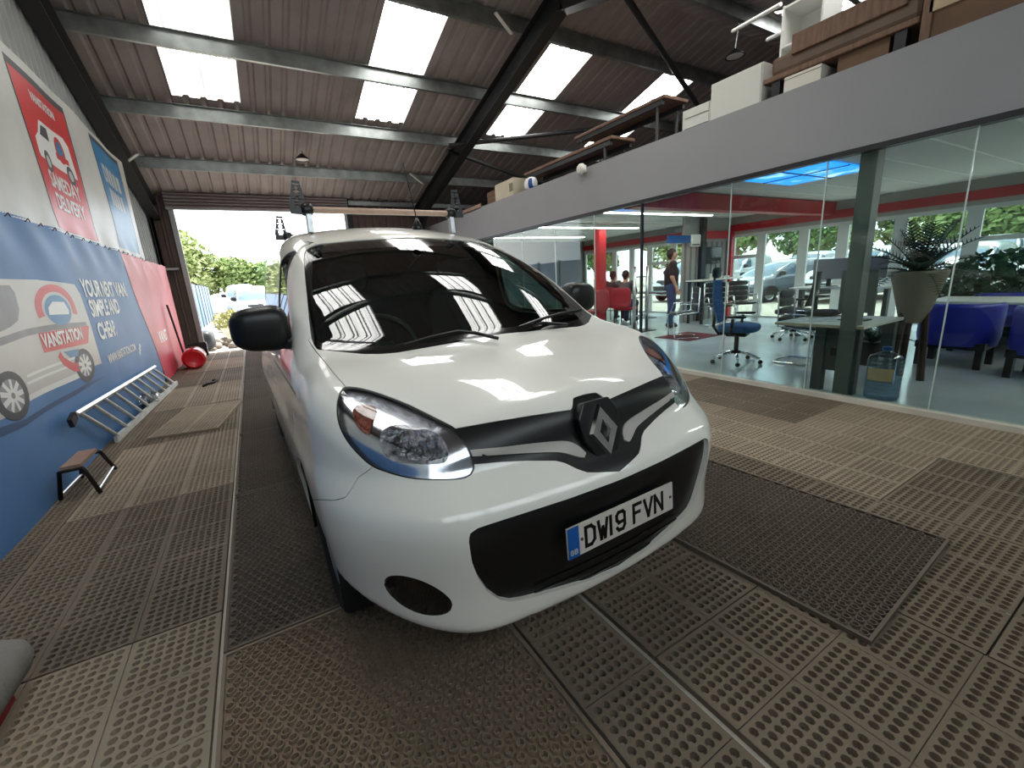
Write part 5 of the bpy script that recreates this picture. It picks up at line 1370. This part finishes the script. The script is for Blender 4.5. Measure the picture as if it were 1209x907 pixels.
# ================================================================== office furniture
m_bfab = mat('blue_mesh_fabric', (48, 92, 140), rough=.85, noise=(60, .2)); m_blk = mat('black_nylon', (22, 22, 23), rough=.45); m_blea = mat('black_leather', (30, 31, 33), rough=.38, noise=(8, .15)); m_chr = mat('chrome', (225, 226, 230), rough=.07, metal=1)
m_wtop = mat('white_laminate', (222, 220, 214), rough=.35); m_gleg = mat('slate_grey_panel', (70, 76, 80), rough=.5); m_oak = mat('pale_oak_edge', (190, 172, 148), rough=.5)
FZ = .03
def task_chair(x, y, rz, lab, fabric, headrest=True, grp='office chairs beyond the glass'):
    """faces +y in its own frame"""
    o = empty('office_chair', (x, y, FZ), rz); tag(o, lab, 'chair', grp)
    MB().grid(superblob((0, .02, .49), (.25, .25, .055), .5)).build('seat', fabric, o, smooth=True)
    P_ = []
    for i in range(13):
        t = i / 12; z = .58 + .56 * t; w = .23 - .05 * abs(t - .35) - .05 * t; yb = -.22 - .07 * math.sin(PI * min(1, t * 1.1)) * .4 - .09 * t
        P_.append([(w * math.cos(a), yb + .035 * math.sin(a) + .03 * abs(math.cos(a)) ** 2, z) for a in np.linspace(0, 2 * PI, 21)])
    MB().grid(P_).add([P_[0][k] for k in range(20)] + [P_[-1][k] for k in range(20)], [tuple(range(20)), tuple(range(39, 19, -1))]).build('backrest', fabric, o, smooth=True, sharp=60)
    if headrest: MB().grid(superblob((0, -.30, 1.24), (.14, .04, .075), .6)).build('headrest', m_blk, o, smooth=True); MB().bar((0, -.33, 1.05), (0, -.32, 1.22), .05, .02).build('headrest_stem', m_blk, o)
    MB().tube([(0, -.05, .42), (0, -.24, .40), (0, -.31, .50), (0, -.30, .75)], .022, 8).build('back_bracket', m_blk, o, smooth=True)
    MB().box((-.13, -.12, .38), (.13, .14, .44)).build('mechanism', m_blk, o, bevel=.02)
    for s in (-1, 1):
        a = MB().tube([(s * .16, .0, .41), (s * .29, -.02, .43), (s * .30, .0, .64)], .02, 8).build('armrest', m_blk, o, smooth=True); MB().grid(superblob((s * .30, .03, .665), (.045, .13, .018), .6)).build('arm_pad', m_blk, a, smooth=True)
    MB().tube([(0, 0, .14), (0, 0, .39)], .03, 12).build('gas_column', m_blk, o, smooth=True)
    for k in range(5):
        a = 2 * PI * k / 5 + .3; c, s_ = math.cos(a), math.sin(a)
        l = MB().tube([(.03 * c, .03 * s_, .15), (.16 * c, .16 * s_, .13), (.30 * c, .30 * s_, .075)], .02, 8, radii=[.028, .022, .015]).build('base_arm', m_chr, o, smooth=True)
        MB().lathe([(0, -.02), (.028, -.018), (.03, 0), (.028, .018), (0, .02)], 12, (.31 * c, .31 * s_, .031), 'x').build('castor', m_blk, l, smooth=True)
    return o
task_chair(5.68, 3.50, PI + .35, 'blue fabric office chair with headrest and five-star chrome base', m_bfab)
task_chair(8.05, 3.95, .2, 'large black leather office chair in front of the far desk', m_blea, False)
def cantilever(x, y, rz, lab, m_up=m_blea):
    o = empty('cantilever_chair', (x, y, FZ), rz); tag(o, lab, 'chair', 'chrome cantilever chairs beyond the glass')
    for s in (-1, 1):
        MB().tube([(s * .25, -.22, .95), (s * .25, -.20, .50), (s * .25, .20, .46), (s * .25, .25, .42), (s * .25, .22, .03), (s * .25, .18, .015), (s * .25, -.22, .015), (0, -.25, .015)], .012, 8).build('tube_frame', m_chr, o, smooth=True)
        MB().tube([(s * .25, -.20, .66), (s * .27, .12, .66), (s * .26, .20, .46)], .011, 8).build('arm_tube', m_chr, o, smooth=True)
    for k in range(4): MB().grid(superblob((0, -.205 - .005 * k, .57 + .115 * k), (.235, .02, .056), .55, 20, 8)).build('back_pad', m_up, o, smooth=True)
    for k in range(3): MB().grid(superblob((0, -.12 + .14 * k, .475), (.235, .072, .026), .55, 20, 8)).build('seat_pad', m_up, o, smooth=True)
    return o
cantilever(6.25, 2.95, PI + .1, 'black leather cantilever chair tucked under the near desk')
cantilever(7.2, 5.55, .9, 'black leather cantilever chair standing on the dark red rug')
cantilever(8.9, 5.95, 2.5, 'chrome cantilever chair by the high table, left of the pair'); cantilever(9.6, 5.85, 2.6, 'chrome cantilever chair by the high table, right of the pair')
tag(MB().box((6.85, 5.15, FZ), (7.85, 5.95, FZ + .008)).build('rug', mat('dark_red_rug', (92, 30, 44), rough=.95)), 'dark red rug on the grey office floor', 'rug')
# near desk
dk = empty('desk', (5.40, 2.1, FZ)); tag(dk, 'pale topped desk with slate grey legs right behind the glass', 'desk')
MB().box((-.44, -.30, .66), (.5, .52, .69)).build('desk_top', m_wtop, dk, bevel=.004); MB().box((-.445, -.302, .662), (-.44, .522, .688)).build('edge_band', m_oak, dk)
for yy_ in (.07, -.22): MB().box((-.42, yy_ - .05, 0), (-.34, yy_ + .05, .66)).build('leg', m_gleg, dk); MB().box((.38, yy_ - .05, 0), (.46, yy_ + .05, .66)).build('leg', m_gleg, dk)
MB().box((-.40, -.20, .22), (-.37, .06, .66)).build('modesty_panel', m_gleg, dk); MB().box((-.43, -.12, .38), (-.40, -.04, .46)).build('socket_box', m_blk, dk)
for i, (x, y, r) in enumerate(((5.25, 2.42, .2), (5.55, 2.30, -.3), (5.35, 2.12, .5))):
    o = obj('paper_sheet', MB().box((-.105, -.148, 0), (.105, .148, .004)).mesh('paper_sheet', m_white), None, (x, y, FZ + .691 + i * .0005), r); tag(o, ['paper sheet nearest the desk corner', 'paper sheet at the back of the near desk', 'paper sheet beside the grey screen on the near desk'][i], 'paper', 'papers on the near desk')
ht = empty('cushion', (5.75, 2.50, FZ + .691)); tag(ht, 'dark round cushion lying on the near desk', 'cushion'); MB().grid(superblob((0, 0, .035), (.20, .17, .035), .8)).build('cushion_pad', mat('dark_felt', (48, 44, 44), rough=.9), ht, smooth=True)
sc_ = empty('desk_screen', (5.42, 2.06, FZ + .691)); tag(sc_, 'grey desk screen seen from behind on the near desk', 'screen')
MB().box((-.015, -.16, .08), (.015, .16, .52)).build('panel', mat('screen_back', (92, 98, 98), rough=.45), sc_, bevel=.008); MB().box((-.02, -.04, .0), (.02, .04, .1)).build('stand_neck', m_blk, sc_); MB().box((-.09, -.12, 0), (.09, .12, .012)).build('stand_foot', m_blk, sc_)
# far desk with screens
dk = empty('desk', (8.7, 3.6, FZ)); tag(dk, 'white topped desk behind the black leather chair', 'desk')
MB().box((-.4, -.8, .84), (.4, .6, .87)).build('desk_top', m_wtop, dk); 
for yy_ in (.45, -.6): MB().box((-.3, yy_ - .03, 0), (-.2, yy_ + .03, .84)).build('leg', m_gleg, dk); MB().box((.2, yy_ - .03, 0), (.3, yy_ + .03, .84)).build('leg', m_gleg, dk)
for i, (yy_, r) in enumerate(((3.72, 0), (3.2, .3))):
    mo = empty('monitor', (8.62, yy_, FZ + .871), r); tag(mo, ['grey computer monitor on the far white desk, nearer the black chair', 'grey computer monitor on the far white desk, nearer the palm'][i], 'monitor', 'monitors on the far desk')
    MB().box((-.02, -.26, .12), (.02, .26, .46)).build('screen', mat('monitor_back', (120, 118, 124), rough=.5), mo, bevel=.01); MB().box((-.02, -.03, 0), (.02, .03, .13)).build('neck', m_blk, mo); MB().box((-.09, -.11, 0), (.09, .11, .012)).build('foot', m_blk, mo)
# tall conical planter with a cycad
pl_ = empty('palm_planter', (6.05, 1.78, FZ)); tag(pl_, 'dark green palm in a beige cone planter on dark wooden legs', 'plant')
MB().lathe([(0, .62), (.09, .62), (.12, .68), (.235, 1.14), (.225, 1.16), (.21, 1.11)], 28).build('cone_pot', mat('beige_pot', (126, 114, 100), rough=.6), pl_, smooth=True, sharp=60)
MB().lathe([(0, 1.10), (.215, 1.10)], 28).build('soil', mat('dark_soil', (40, 32, 26), rough=1), pl_)
m_dwood = mat('dark_wood_leg', (58, 42, 34), rough=.5, noise=(6, .2))
for k in range(3):
    a = 2 * PI * k / 3 + .5; MB().tube([(.15 * math.cos(a), .15 * math.sin(a), 0), (.10 * math.cos(a), .10 * math.sin(a), .75)], .034, 8).build('leg', m_dwood, pl_)
m_frond = mat('dark_green_frond', (34, 54, 40), rough=.5, noise=(9, .3))
def frond(ang, el, L, droop, name, m, parent, org=(0, 0, 1.12), w=.13, n=24):
    k = MB(); pts = []; d = Vector((math.cos(ang) * math.cos(el), math.sin(ang) * math.cos(el), math.sin(el))); p = Vector(org)
    for i in range(n + 1):
        pts.append(p.copy()); p = p + d * L / n; d = (d + Vector((0, 0, -droop / n))).normalized()
    k.tube(pts, .006, 5, radii=[.009 * (1 - i / (n + 1)) + .002 for i in range(n + 1)])
    for i in range(2, n + 1):
        t = (pts[i] - pts[i - 1]).normalized(); s = t.cross(Vector((0, 0, 1))).normalized(); u_ = s.cross(t)
        wl = w * math.sin(PI * min(1, .15 + .85 * i / n)) ** .7 + .02
        for q in (-1, 1):
            tip = pts[i] + (s * q * .85 + t * .5 + u_ * .18) * wl; b = t * .009
            k.add([pts[i] - b, pts[i] + b, tip, pts[i] + u_ * .004], [(0, 1, 2), (1, 3, 2), (3, 0, 2)])
    return k.build(name, m, parent)
for k in range(26):
    frond(k * 2.4 + .3, 1.3 - .042 * k, .54 + .05 * (k % 3), .35 + .04 * k, 'frond', m_frond, pl_, w=.17, n=18)
bu = empty('leafy_plant', (6.62, 2.30, FZ)); tag(bu, 'low dark green leafy plant behind the cone planter', 'plant')
MB().lathe([(0, 0), (.13, 0), (.16, .30), (.15, .30), (0, .26)], 20).build('pot', m_blk, bu, smooth=True, sharp=50)
for k in range(11): frond(k * 2.4, 1.1 - .06 * k, .42, 1.0, 'frond', m_frond, bu, (0, 0, .28), .11, 14)
# water-cooler bottle
wbt = empty('water_bottle', (5.06, 1.63, FZ)); tag(wbt, 'clear blue ribbed water cooler bottle standing behind the glass', 'bottle')
pr2 = [(0, .0), (.12, .0), (.132, .015)]
for i in range(9): z_ = .03 + i * .038; pr2 += [(.134, z_), (.134, z_ + .022), (.126, z_ + .03)]
pr2 += [(.134, .38), (.12, .415), (.05, .45), (.032, .46), (.032, .49)]
MB().lathe(pr2, 32).build('bottle_body', glass_mat('blue_bottle', (176, 206, 226), rough=.05, base=.10, ior=1.35), wbt, smooth=True, sharp=70)
MB().lathe([(.036, .47), (.036, .50), (0, .505)], 20).build('cap', m_bluep, wbt); MB().lathe([(.1365, .19), (.1365, .31)], 14, a0=2.4, a1=4.0).build('paper_label', mat('beige_label', (196, 166, 132), rough=.7), wbt)
# blue tub chairs round a white table, on a black beam
m_tub = mat('royal_blue_leatherette', (34, 42, 150), rough=.4, noise=(4, .12))
def tub(x, y, rz, lab):
    o = empty('tub_chair', (x, y, FZ), rz); tag(o, lab, 'chair', 'blue tub chairs round the white table')
    P_ = []
    for (r, z) in ((.34, .26), (.36, .36), (.365, .70), (.35, .74), (.32, .745), (.295, .72), (.28, .46)):
        P_.append([(r * math.cos(a) * 1.0, -r * math.sin(a) * .9 + .04, z) for a in np.linspace(-.35, PI + .35, 25)])
    MB().grid(P_).build('tub_back', m_tub, o, smooth=True, sharp=70)
    MB().grid(superblob((0, .06, .42), (.29, .30, .08), .5)).build('seat_cushion', m_tub, o, smooth=True)
    MB().box((-.30, -.2, .22), (.30, .32, .30)).build('base_beam', m_blk, o)
    for sx in (-.26, .26):
        for sy in (-.16, .28): MB().box((sx - .03, sy - .03, 0), (sx + .03, sy + .03, .23)).build('leg', m_blk, o)
    return o
tub(7.15, 1.68, -PI / 2, 'blue tub chair with its back to the glass, nearest the palm'); tub(6.85, .85, -PI / 2 - .15, 'blue tub chair with its back to the glass, at the right picture edge'); tub(8.6, 1.55, PI / 2, 'blue tub chair on the far side of the white table')
tb = empty('meeting_table', (7.85, 1.3, FZ)); tag(tb, 'white topped meeting table between the blue tub chairs', 'table')
MB().box((-.42, -.9, .70), (.42, .8, .735)).build('table_top', m_wtop, tb, bevel=.01)
for sx in (-.33, .33):
    for sy in (-.75, .65): MB().box((sx - .03, sy - .03, 0), (sx + .03, sy + .03, .70)).build('leg', m_blk, tb)
# green planting trough behind
tr = empty('planter_trough', (9.2, 1.5, FZ)); tag(tr, 'long planter of bushy green leaves behind the blue chairs', 'plant')
MB().box((-.2, -1.1, 0), (.2, .95, .55)).build('trough', mat('grey_trough', (92, 92, 90), rough=.6), tr)
def leaf_cloud(n, ext, name, m, parent, seed=1, size=.07, blobs=None):
    R_ = np.random.default_rng(seed); k = MB(); vs = []; fs = []
    B_ = blobs if blobs is not None else [((0, 0, 0), ext)]
    for i in range(n):
        c, e = B_[i % len(B_)]; q = R_.normal(size=3); q /= np.linalg.norm(q); r = R_.uniform(.55, 1.0) ** .5
        p = np.array(c) + q * r * np.array(e); a = R_.normal(size=3); a /= np.linalg.norm(a); b = np.cross(a, R_.normal(size=3)); b /= max(np.linalg.norm(b), 1e-6)
        s = size * R_.uniform(.6, 1.3); o_ = len(vs); vs += [tuple(p - a * s), tuple(p + b * s * .45), tuple(p + a * s), tuple(p - b * s * .45)]; fs.append((o_, o_ + 1, o_ + 2, o_ + 3))
    k.v = vs; k.f = fs
    return k.build(name, m, parent)
m_leafd = mat('deep_green_leaf', (46, 84, 50), rough=.5, noise=(3, .4))
tag(leaf_cloud(2600, None, 'foliage', m_leafd, tr, 4, .07, [((0, y_, .85 + .12 * math.sin(y_ * 5)), (.30, .32, .38)) for y_ in np.linspace(-1.0, .8, 7)]), kind='stuff')
# wall screen, wall box, high table
tv = empty('wall_screen', (10.05, 7.02, 1.62)); tag(tv, 'black flat screen mounted on the partition wall', 'screen'); MB().box((-.39, -.03, -.2), (.39, .0, .2)).build('panel', mat('black_screen', (8, 8, 10), rough=.15), tv, bevel=.006); MB().box((-.1, 0, -.08), (.1, .03, .08)).build('bracket', m_blk, tv)
wbx = empty('wall_heater', (9.42, 6.98, 1.98)); tag(wbx, 'small white box fixed high on the partition', 'heater'); MB().box((-.18, 0, -.14), (.18, .07, .14)).build('case', m_white, wbx, bevel=.02); MB().box((-.14, -.004, -.11), (.14, 0, -.08)).build('grille', m_gleg, wbx)
hg = empty('high_table', (9.75, 6.7, FZ)); tag(hg, 'high narrow table with white top and dark frame under the wall screen', 'table')
MB().box((-.75, -.22, 1.0), (.85, .22, 1.03)).build('table_top', m_wtop, hg); MB().box((-.75, -.225, .985), (.1, .225, 1.0)).build('dark_edge', m_blk, hg)
for sx in (-.65, .75):
    for sy in (-.18, .18): MB().box((sx - .025, sy - .025, 0), (sx + .025, sy + .025, .99)).build('leg', m_blk if sx < 0 else m_white, hg)
for i, (x, w, h_) in enumerate(((9.75, .16, .12), (9.95, .10, .16), (10.2, .22, .05))):
    o = MB().box((-w / 2, -.06, 0), (w / 2, .06, h_)).build('desk_box', m_white, None, bevel=.012); o.location = (x, 6.7, FZ + 1.031); tag(o, ['small white box on the high table, left one', 'small tall white box on the high table', 'flat white tray on the high table'][i], 'box')
# two-post display stand with cross rails
ds = empty('display_stand', (7.45, 6.88, FZ)); tag(ds, 'tall two-post steel display stand in front of the seated people', 'stand')
for sx in (-.20, .20): MB().tube([(sx, 0, 0), (sx, 0, 1.42)], .035, 12).build('post', m_alu_e, ds, smooth=True)
for z_ in (.35, .75, 1.2): MB().tube([(-.2, 0, z_), (.2, 0, z_)], .018, 8).build('rail', m_alu_e, ds)
MB().box((-.3, -.2, 0), (.3, .2, .015)).build('base_plate', m_blk, ds)
# red chairs and dark table of the seated people
m_rlea = mat('dark_red_leatherette', (150, 30, 42), rough=.45)
for i, ((x, y), rz) in enumerate(SIT_AT + [((7.3, 8.3), .1)]):
    o = empty('red_chair', (x, y - .02, FZ), rz); tag(o, ['dark red chair under the person in the striped jumper', 'dark red chair under the person in the dark jumper', 'empty dark red chair left of the red column'][i], 'chair', 'dark red chairs by the column')
    MB().grid(superblob((0, .04, .40), (.27, .26, .045), .5)).build('seat', m_rlea, o, smooth=True); MB().grid(superblob((0, -.27, .68), (.26, .045, .26), .5)).build('backrest', m_rlea, o, smooth=True)
    for sx in (-.22, .22):
        for sy in (-.2, .24): MB().tube([(sx, sy, 0), (sx, sy, .38)], .014, 8).build('leg', m_blk, o)
dt = empty('dark_table', (9.72, 8.75, FZ)); tag(dt, 'dark table in front of the seated people', 'table'); MB().box((-.35, -.8, .70), (.35, .6, .73)).build('table_top', m_blk, dt); MB().tube([(0, 0, 0), (0, 0, .7)], .05, 12).build('column_leg', m_blk, dt); MB().lathe([(0, .02), (.28, .015), (.28, 0)], 24).build('foot_plate', m_blk, dt)
# ================================================================== outside
gr = MB().box((-40, YF + .4, -.14), (70, 90, -.02)).box((XR, -40, -.14), (70, YF + .4, -.02)).box((-40, -40, -.14), (XR, YN - .1, -.02)).build('ground', mat('gravel_yard', (160, 152, 140), rough=.95, noise=(2.5, .2), bump=(60, .5))); tag(gr, kind='structure')
# corrugated fence running away from the roller door
m_fen = mat('pale_blue_fence_sheet', (132, 152, 176), rough=.5, noise=(3, .08))
fe = empty('fence', (-2.1, 14.0, 0)); tag(fe, 'pale blue corrugated fence running away outside the roller door', 'fence')
for k in range(12):
    y0 = k * 1.55; n = 7; prof = []
    for i in range(n): prof += [(y0 + 1.5 * i / n, 0), (y0 + 1.5 * (i + .5) / n, .03)]
    prof.append((y0 + 1.5, 0))
    MB().grid([[(h_, y, 0) for y, h_ in prof], [(h_, y, 1.95 - .02 * (k % 2)) for y, h_ in prof]]).build('fence_sheet', m_fen, fe)
    MB().box((-.03, y0 - .03, 0), (.05, y0 + .02, 2.0)).build('fence_post', m_gleg, fe)
# trees
m_leafs = [mat('hedge_leaf_%d' % i, c, rough=.6, noise=(.8, .35)) for i, c in enumerate(((132, 152, 92), (110, 136, 82), (150, 164, 108)))]
m_bark = mat('bark', (110, 96, 80), rough=.9)
def tree_mesh(seed, H, W):
    R_ = random.Random(seed); bl = []
    for i in range(16): bl.append(((R_.uniform(-W, W) * .6, R_.uniform(-W, W) * .6, H * R_.uniform(.35, .86)), (W * R_.uniform(.3, .5), W * R_.uniform(.3, .5), H * R_.uniform(.12, .2))))
    return bl
TREES = []
for i in range(3):
    H, W = 6.0 + i * .4, 2.5
    t = empty('tree', (0, -30 - i, 0)); c = leaf_cloud(5200, None, 'crown', m_leafs[i], t, 10 + i, .20, tree_mesh(i, H, W)); tag(c, kind='stuff')
    k = MB(); k.tube([(0, 0, 0), (.1, 0, H * .3), (-.1, .1, H * .6)], .14, 7, radii=[.16, .11, .05])
    for a in range(4): k.tube([(.05, 0, H * (.22 + .07 * a)), (math.cos(a * 2) * W * .5, math.sin(a * 2) * W * .5, H * (.5 + .07 * a))], .05, 5, radii=[.06, .02])
    k.build('trunk', m_bark, t); TREES.append(t)
spots = [(-11, 44), (-7.2, 46), (-3.6, 43.5), (-.2, 45), (3.0, 43), (6.2, 46), (9.6, 44)] + [(30, 33), (33, 27), (34, 21.5), (35, 16.5), (36, 12), (36, 8), (36, 4), (36, 0), (35, -5)]
lab_d = ['at the far left behind the fence', 'second from the left behind the fence', 'third from the left behind the fence', 'straight above the parked van', 'beside the van roof', 'half hidden by the van roof', 'hidden behind the office end']
for i, (x, y) in enumerate(spots):
    t = TREES[i % 3] if i < 3 else copy_tree(TREES[i % 3]); t.location = (x, y, -.05); t.rotation_euler = (0, 0, i * 1.3); s_ = (.95 + .12 * ((i * 7) % 4)) * (.80 if i < 3 else .72 if i < 7 else .95); t.scale = (1.2, 1.2, s_)
    if i < 7: tag(t, 'green tree outside the roller door, ' + lab_d[i], 'tree', 'trees outside the roller door')
    else: tag(t, 'green tree beyond the yard vehicles, %s from the left' % ORD[i - 7], 'tree', 'trees beyond the office windows')
# bush with yellow leaves, rubble and an old mat at the threshold
q = pY(268, 385, 17.5); bsh = empty('yellow_bush', (-.95, 20.5, -.02)); bsh.scale = (.7, .7, .8); tag(bsh, 'yellow-green bush growing at the foot of the fence', 'bush')
tag(leaf_cloud(700, None, 'foliage', mat('yellow_leaf', (164, 160, 92), rough=.6, noise=(2, .4)), bsh, 5, .09, [((0, 0, .4), (.45, .5, .4)), ((.3, .5, .6), (.4, .5, .5)), ((-.3, .3, .5), (.4, .5, .45))]), kind='stuff'); MB().tube([(0, 0, 0), (.05, .1, .5)], .02, 6).build('stem', m_bark, bsh)
m_stone = mat('rubble_stone', (150, 140, 130), rough=.9, noise=(5, .25))
R_ = random.Random(5)
for i in range(26):
    x, y = R_.uniform(-1.1, .1), R_.uniform(13.6, 15.4); r = R_.uniform(.06, .17)
    k = MB(); k.blob((0, 0, r * .55), (r, r * R_.uniform(.7, 1.3), r * R_.uniform(.5, .8)), 7, 5); k.v = [tuple(c * (1 + .18 * math.sin(31 * v_[0] + 17 * v_[1] + 7 * v_[2])) for c in v_) for v_ in k.v]
    o = k.build('rubble_stone', m_stone if i % 3 else m_rub); o.location = (x, y, -.02); o.rotation_euler = (0, 0, R_.uniform(0, 6)); tag(o, 'lump of rubble in the heap outside the roller door', 'rubble', 'rubble heap outside the roller door')
o = obj('old_mat', gmesh(2, 3, m_rub2), None, (-.72, 14.6, .12), .3); o.rotation_euler = (.35, .15, .3); tag(o, 'old pierced rubber mat slung over the rubble outside', 'mat')
tr_ = MB().grid(superblob((-1.25, 13.9, .26), (.26, .38, .28), .6)).build('black_sack', mat('black_sack', (52, 54, 58), rough=.4), smooth=True); tag(tr_, 'dark bulging sack by the door post outside', 'sack')

# ---- parked vehicles, with the shell of the van in the hall
PARK = {}
m_pwin = mat('parked_window', (70, 92, 112), rough=.08, spec=.8)
def pm(me, m):
    key = (me.name, m.name)
    if key not in PARK: c = me.copy(); c.materials.clear(); c.materials.append(m); PARK[key] = c
    return PARK[key]
def parked(x, y, rz, lab, paint, name='parked_van', cat_='van', sc=(1, 1, 1), grp='vehicles parked in the yard'):
    o = empty(name, (x, y, -.02), rz); tag(o, lab, cat_, grp); o.scale = sc
    for src in list(van.children):
        st_ = src.name.split('.')[0]
        if st_ in ('body', 'hood', 'bumper'): obj(st_, pm(src.data, paint), o)
        elif st_ in ('windscreen', 'side_window'): obj(st_, pm(src.data, m_pwin), o)
        elif st_ in ('windscreen_border', 'window_rubber', 'grille', 'lower_intake', 'fog_recess'): obj(st_, src.data, o)
        elif st_ == 'headlamp': obj(st_, pm(src.data, m_bezel), o)
        elif st_ == 'door_mirror': obj(st_, src.data, o)
        elif st_ == 'wheel':
            w_ = obj('wheel', src.data, o); w_.location = (src.location[0], src.location[1], WHEEL_Z); obj('wheel_rim', src.children[0].data, w_)
        elif st_ == 'inner_lining': obj(st_, src.data, o)
    return o
m_pwhite = mat('parked_white_paint', (172, 177, 183), rough=.25, coat=.6); m_pgrey = mat('parked_grey_paint', (84, 92, 102), rough=.22, coat=.8); m_psil = mat('parked_silver_paint', (176, 182, 190), rough=.22, coat=.8)
parked(.35, 23.5, .08, 'white van parked outside, facing the roller door', m_pwhite); parked(-.3, 31.5, .05, 'second white van parked outside behind the first one', m_pwhite, sc=(1.1, 1.1, 1.15))
parked(15.2, 9.6, -PI / 2 - .25, 'dark grey car parked outside the office windows', m_pgrey, 'parked_car', 'car', (.95, 1.0, .82))
for i, (x, y, rz, mm, sc, lab) in enumerate(((15.0, 12.6, -PI / 2, m_pwhite, (1, 1, 1), 'white van parked left of the dark grey car'), (15.6, 6.9, -PI / 2 - .1, m_pwhite, (1, 1, .95), 'white van parked right of the dark grey car'), (15.8, 4.4, -PI / 2, m_psil, (1, 1, .9), 'silver van parked behind the palm'), (16.0, 2.0, -PI / 2, m_pwhite, (1, 1, 1), 'white van parked behind the green planter'), (16.2, -.6, -PI / 2, m_pwhite, (1, 1, 1), 'white van parked at the right end of the row'), (22, 15, -PI / 2, m_pwhite, (1, 1, 1.05), 'far white van in the second row, left end'), (22.5, 11.6, -PI / 2, m_pwhite, (1, 1, 1), 'far white van in the second row, above the grey car'), (22.5, 8.4, -PI / 2, m_psil, (1, 1, 1), 'far silver van in the second row'), (22.5, 5.2, -PI / 2, m_pwhite, (1, 1, 1.05), 'far white van in the second row, behind the silver one'), (22.5, 18.5, -PI / 2, m_pwhite, (1, 1, 1.1), 'far white van seen past the red column'))):
    parked(x, y, rz, lab, mm, sc=sc)
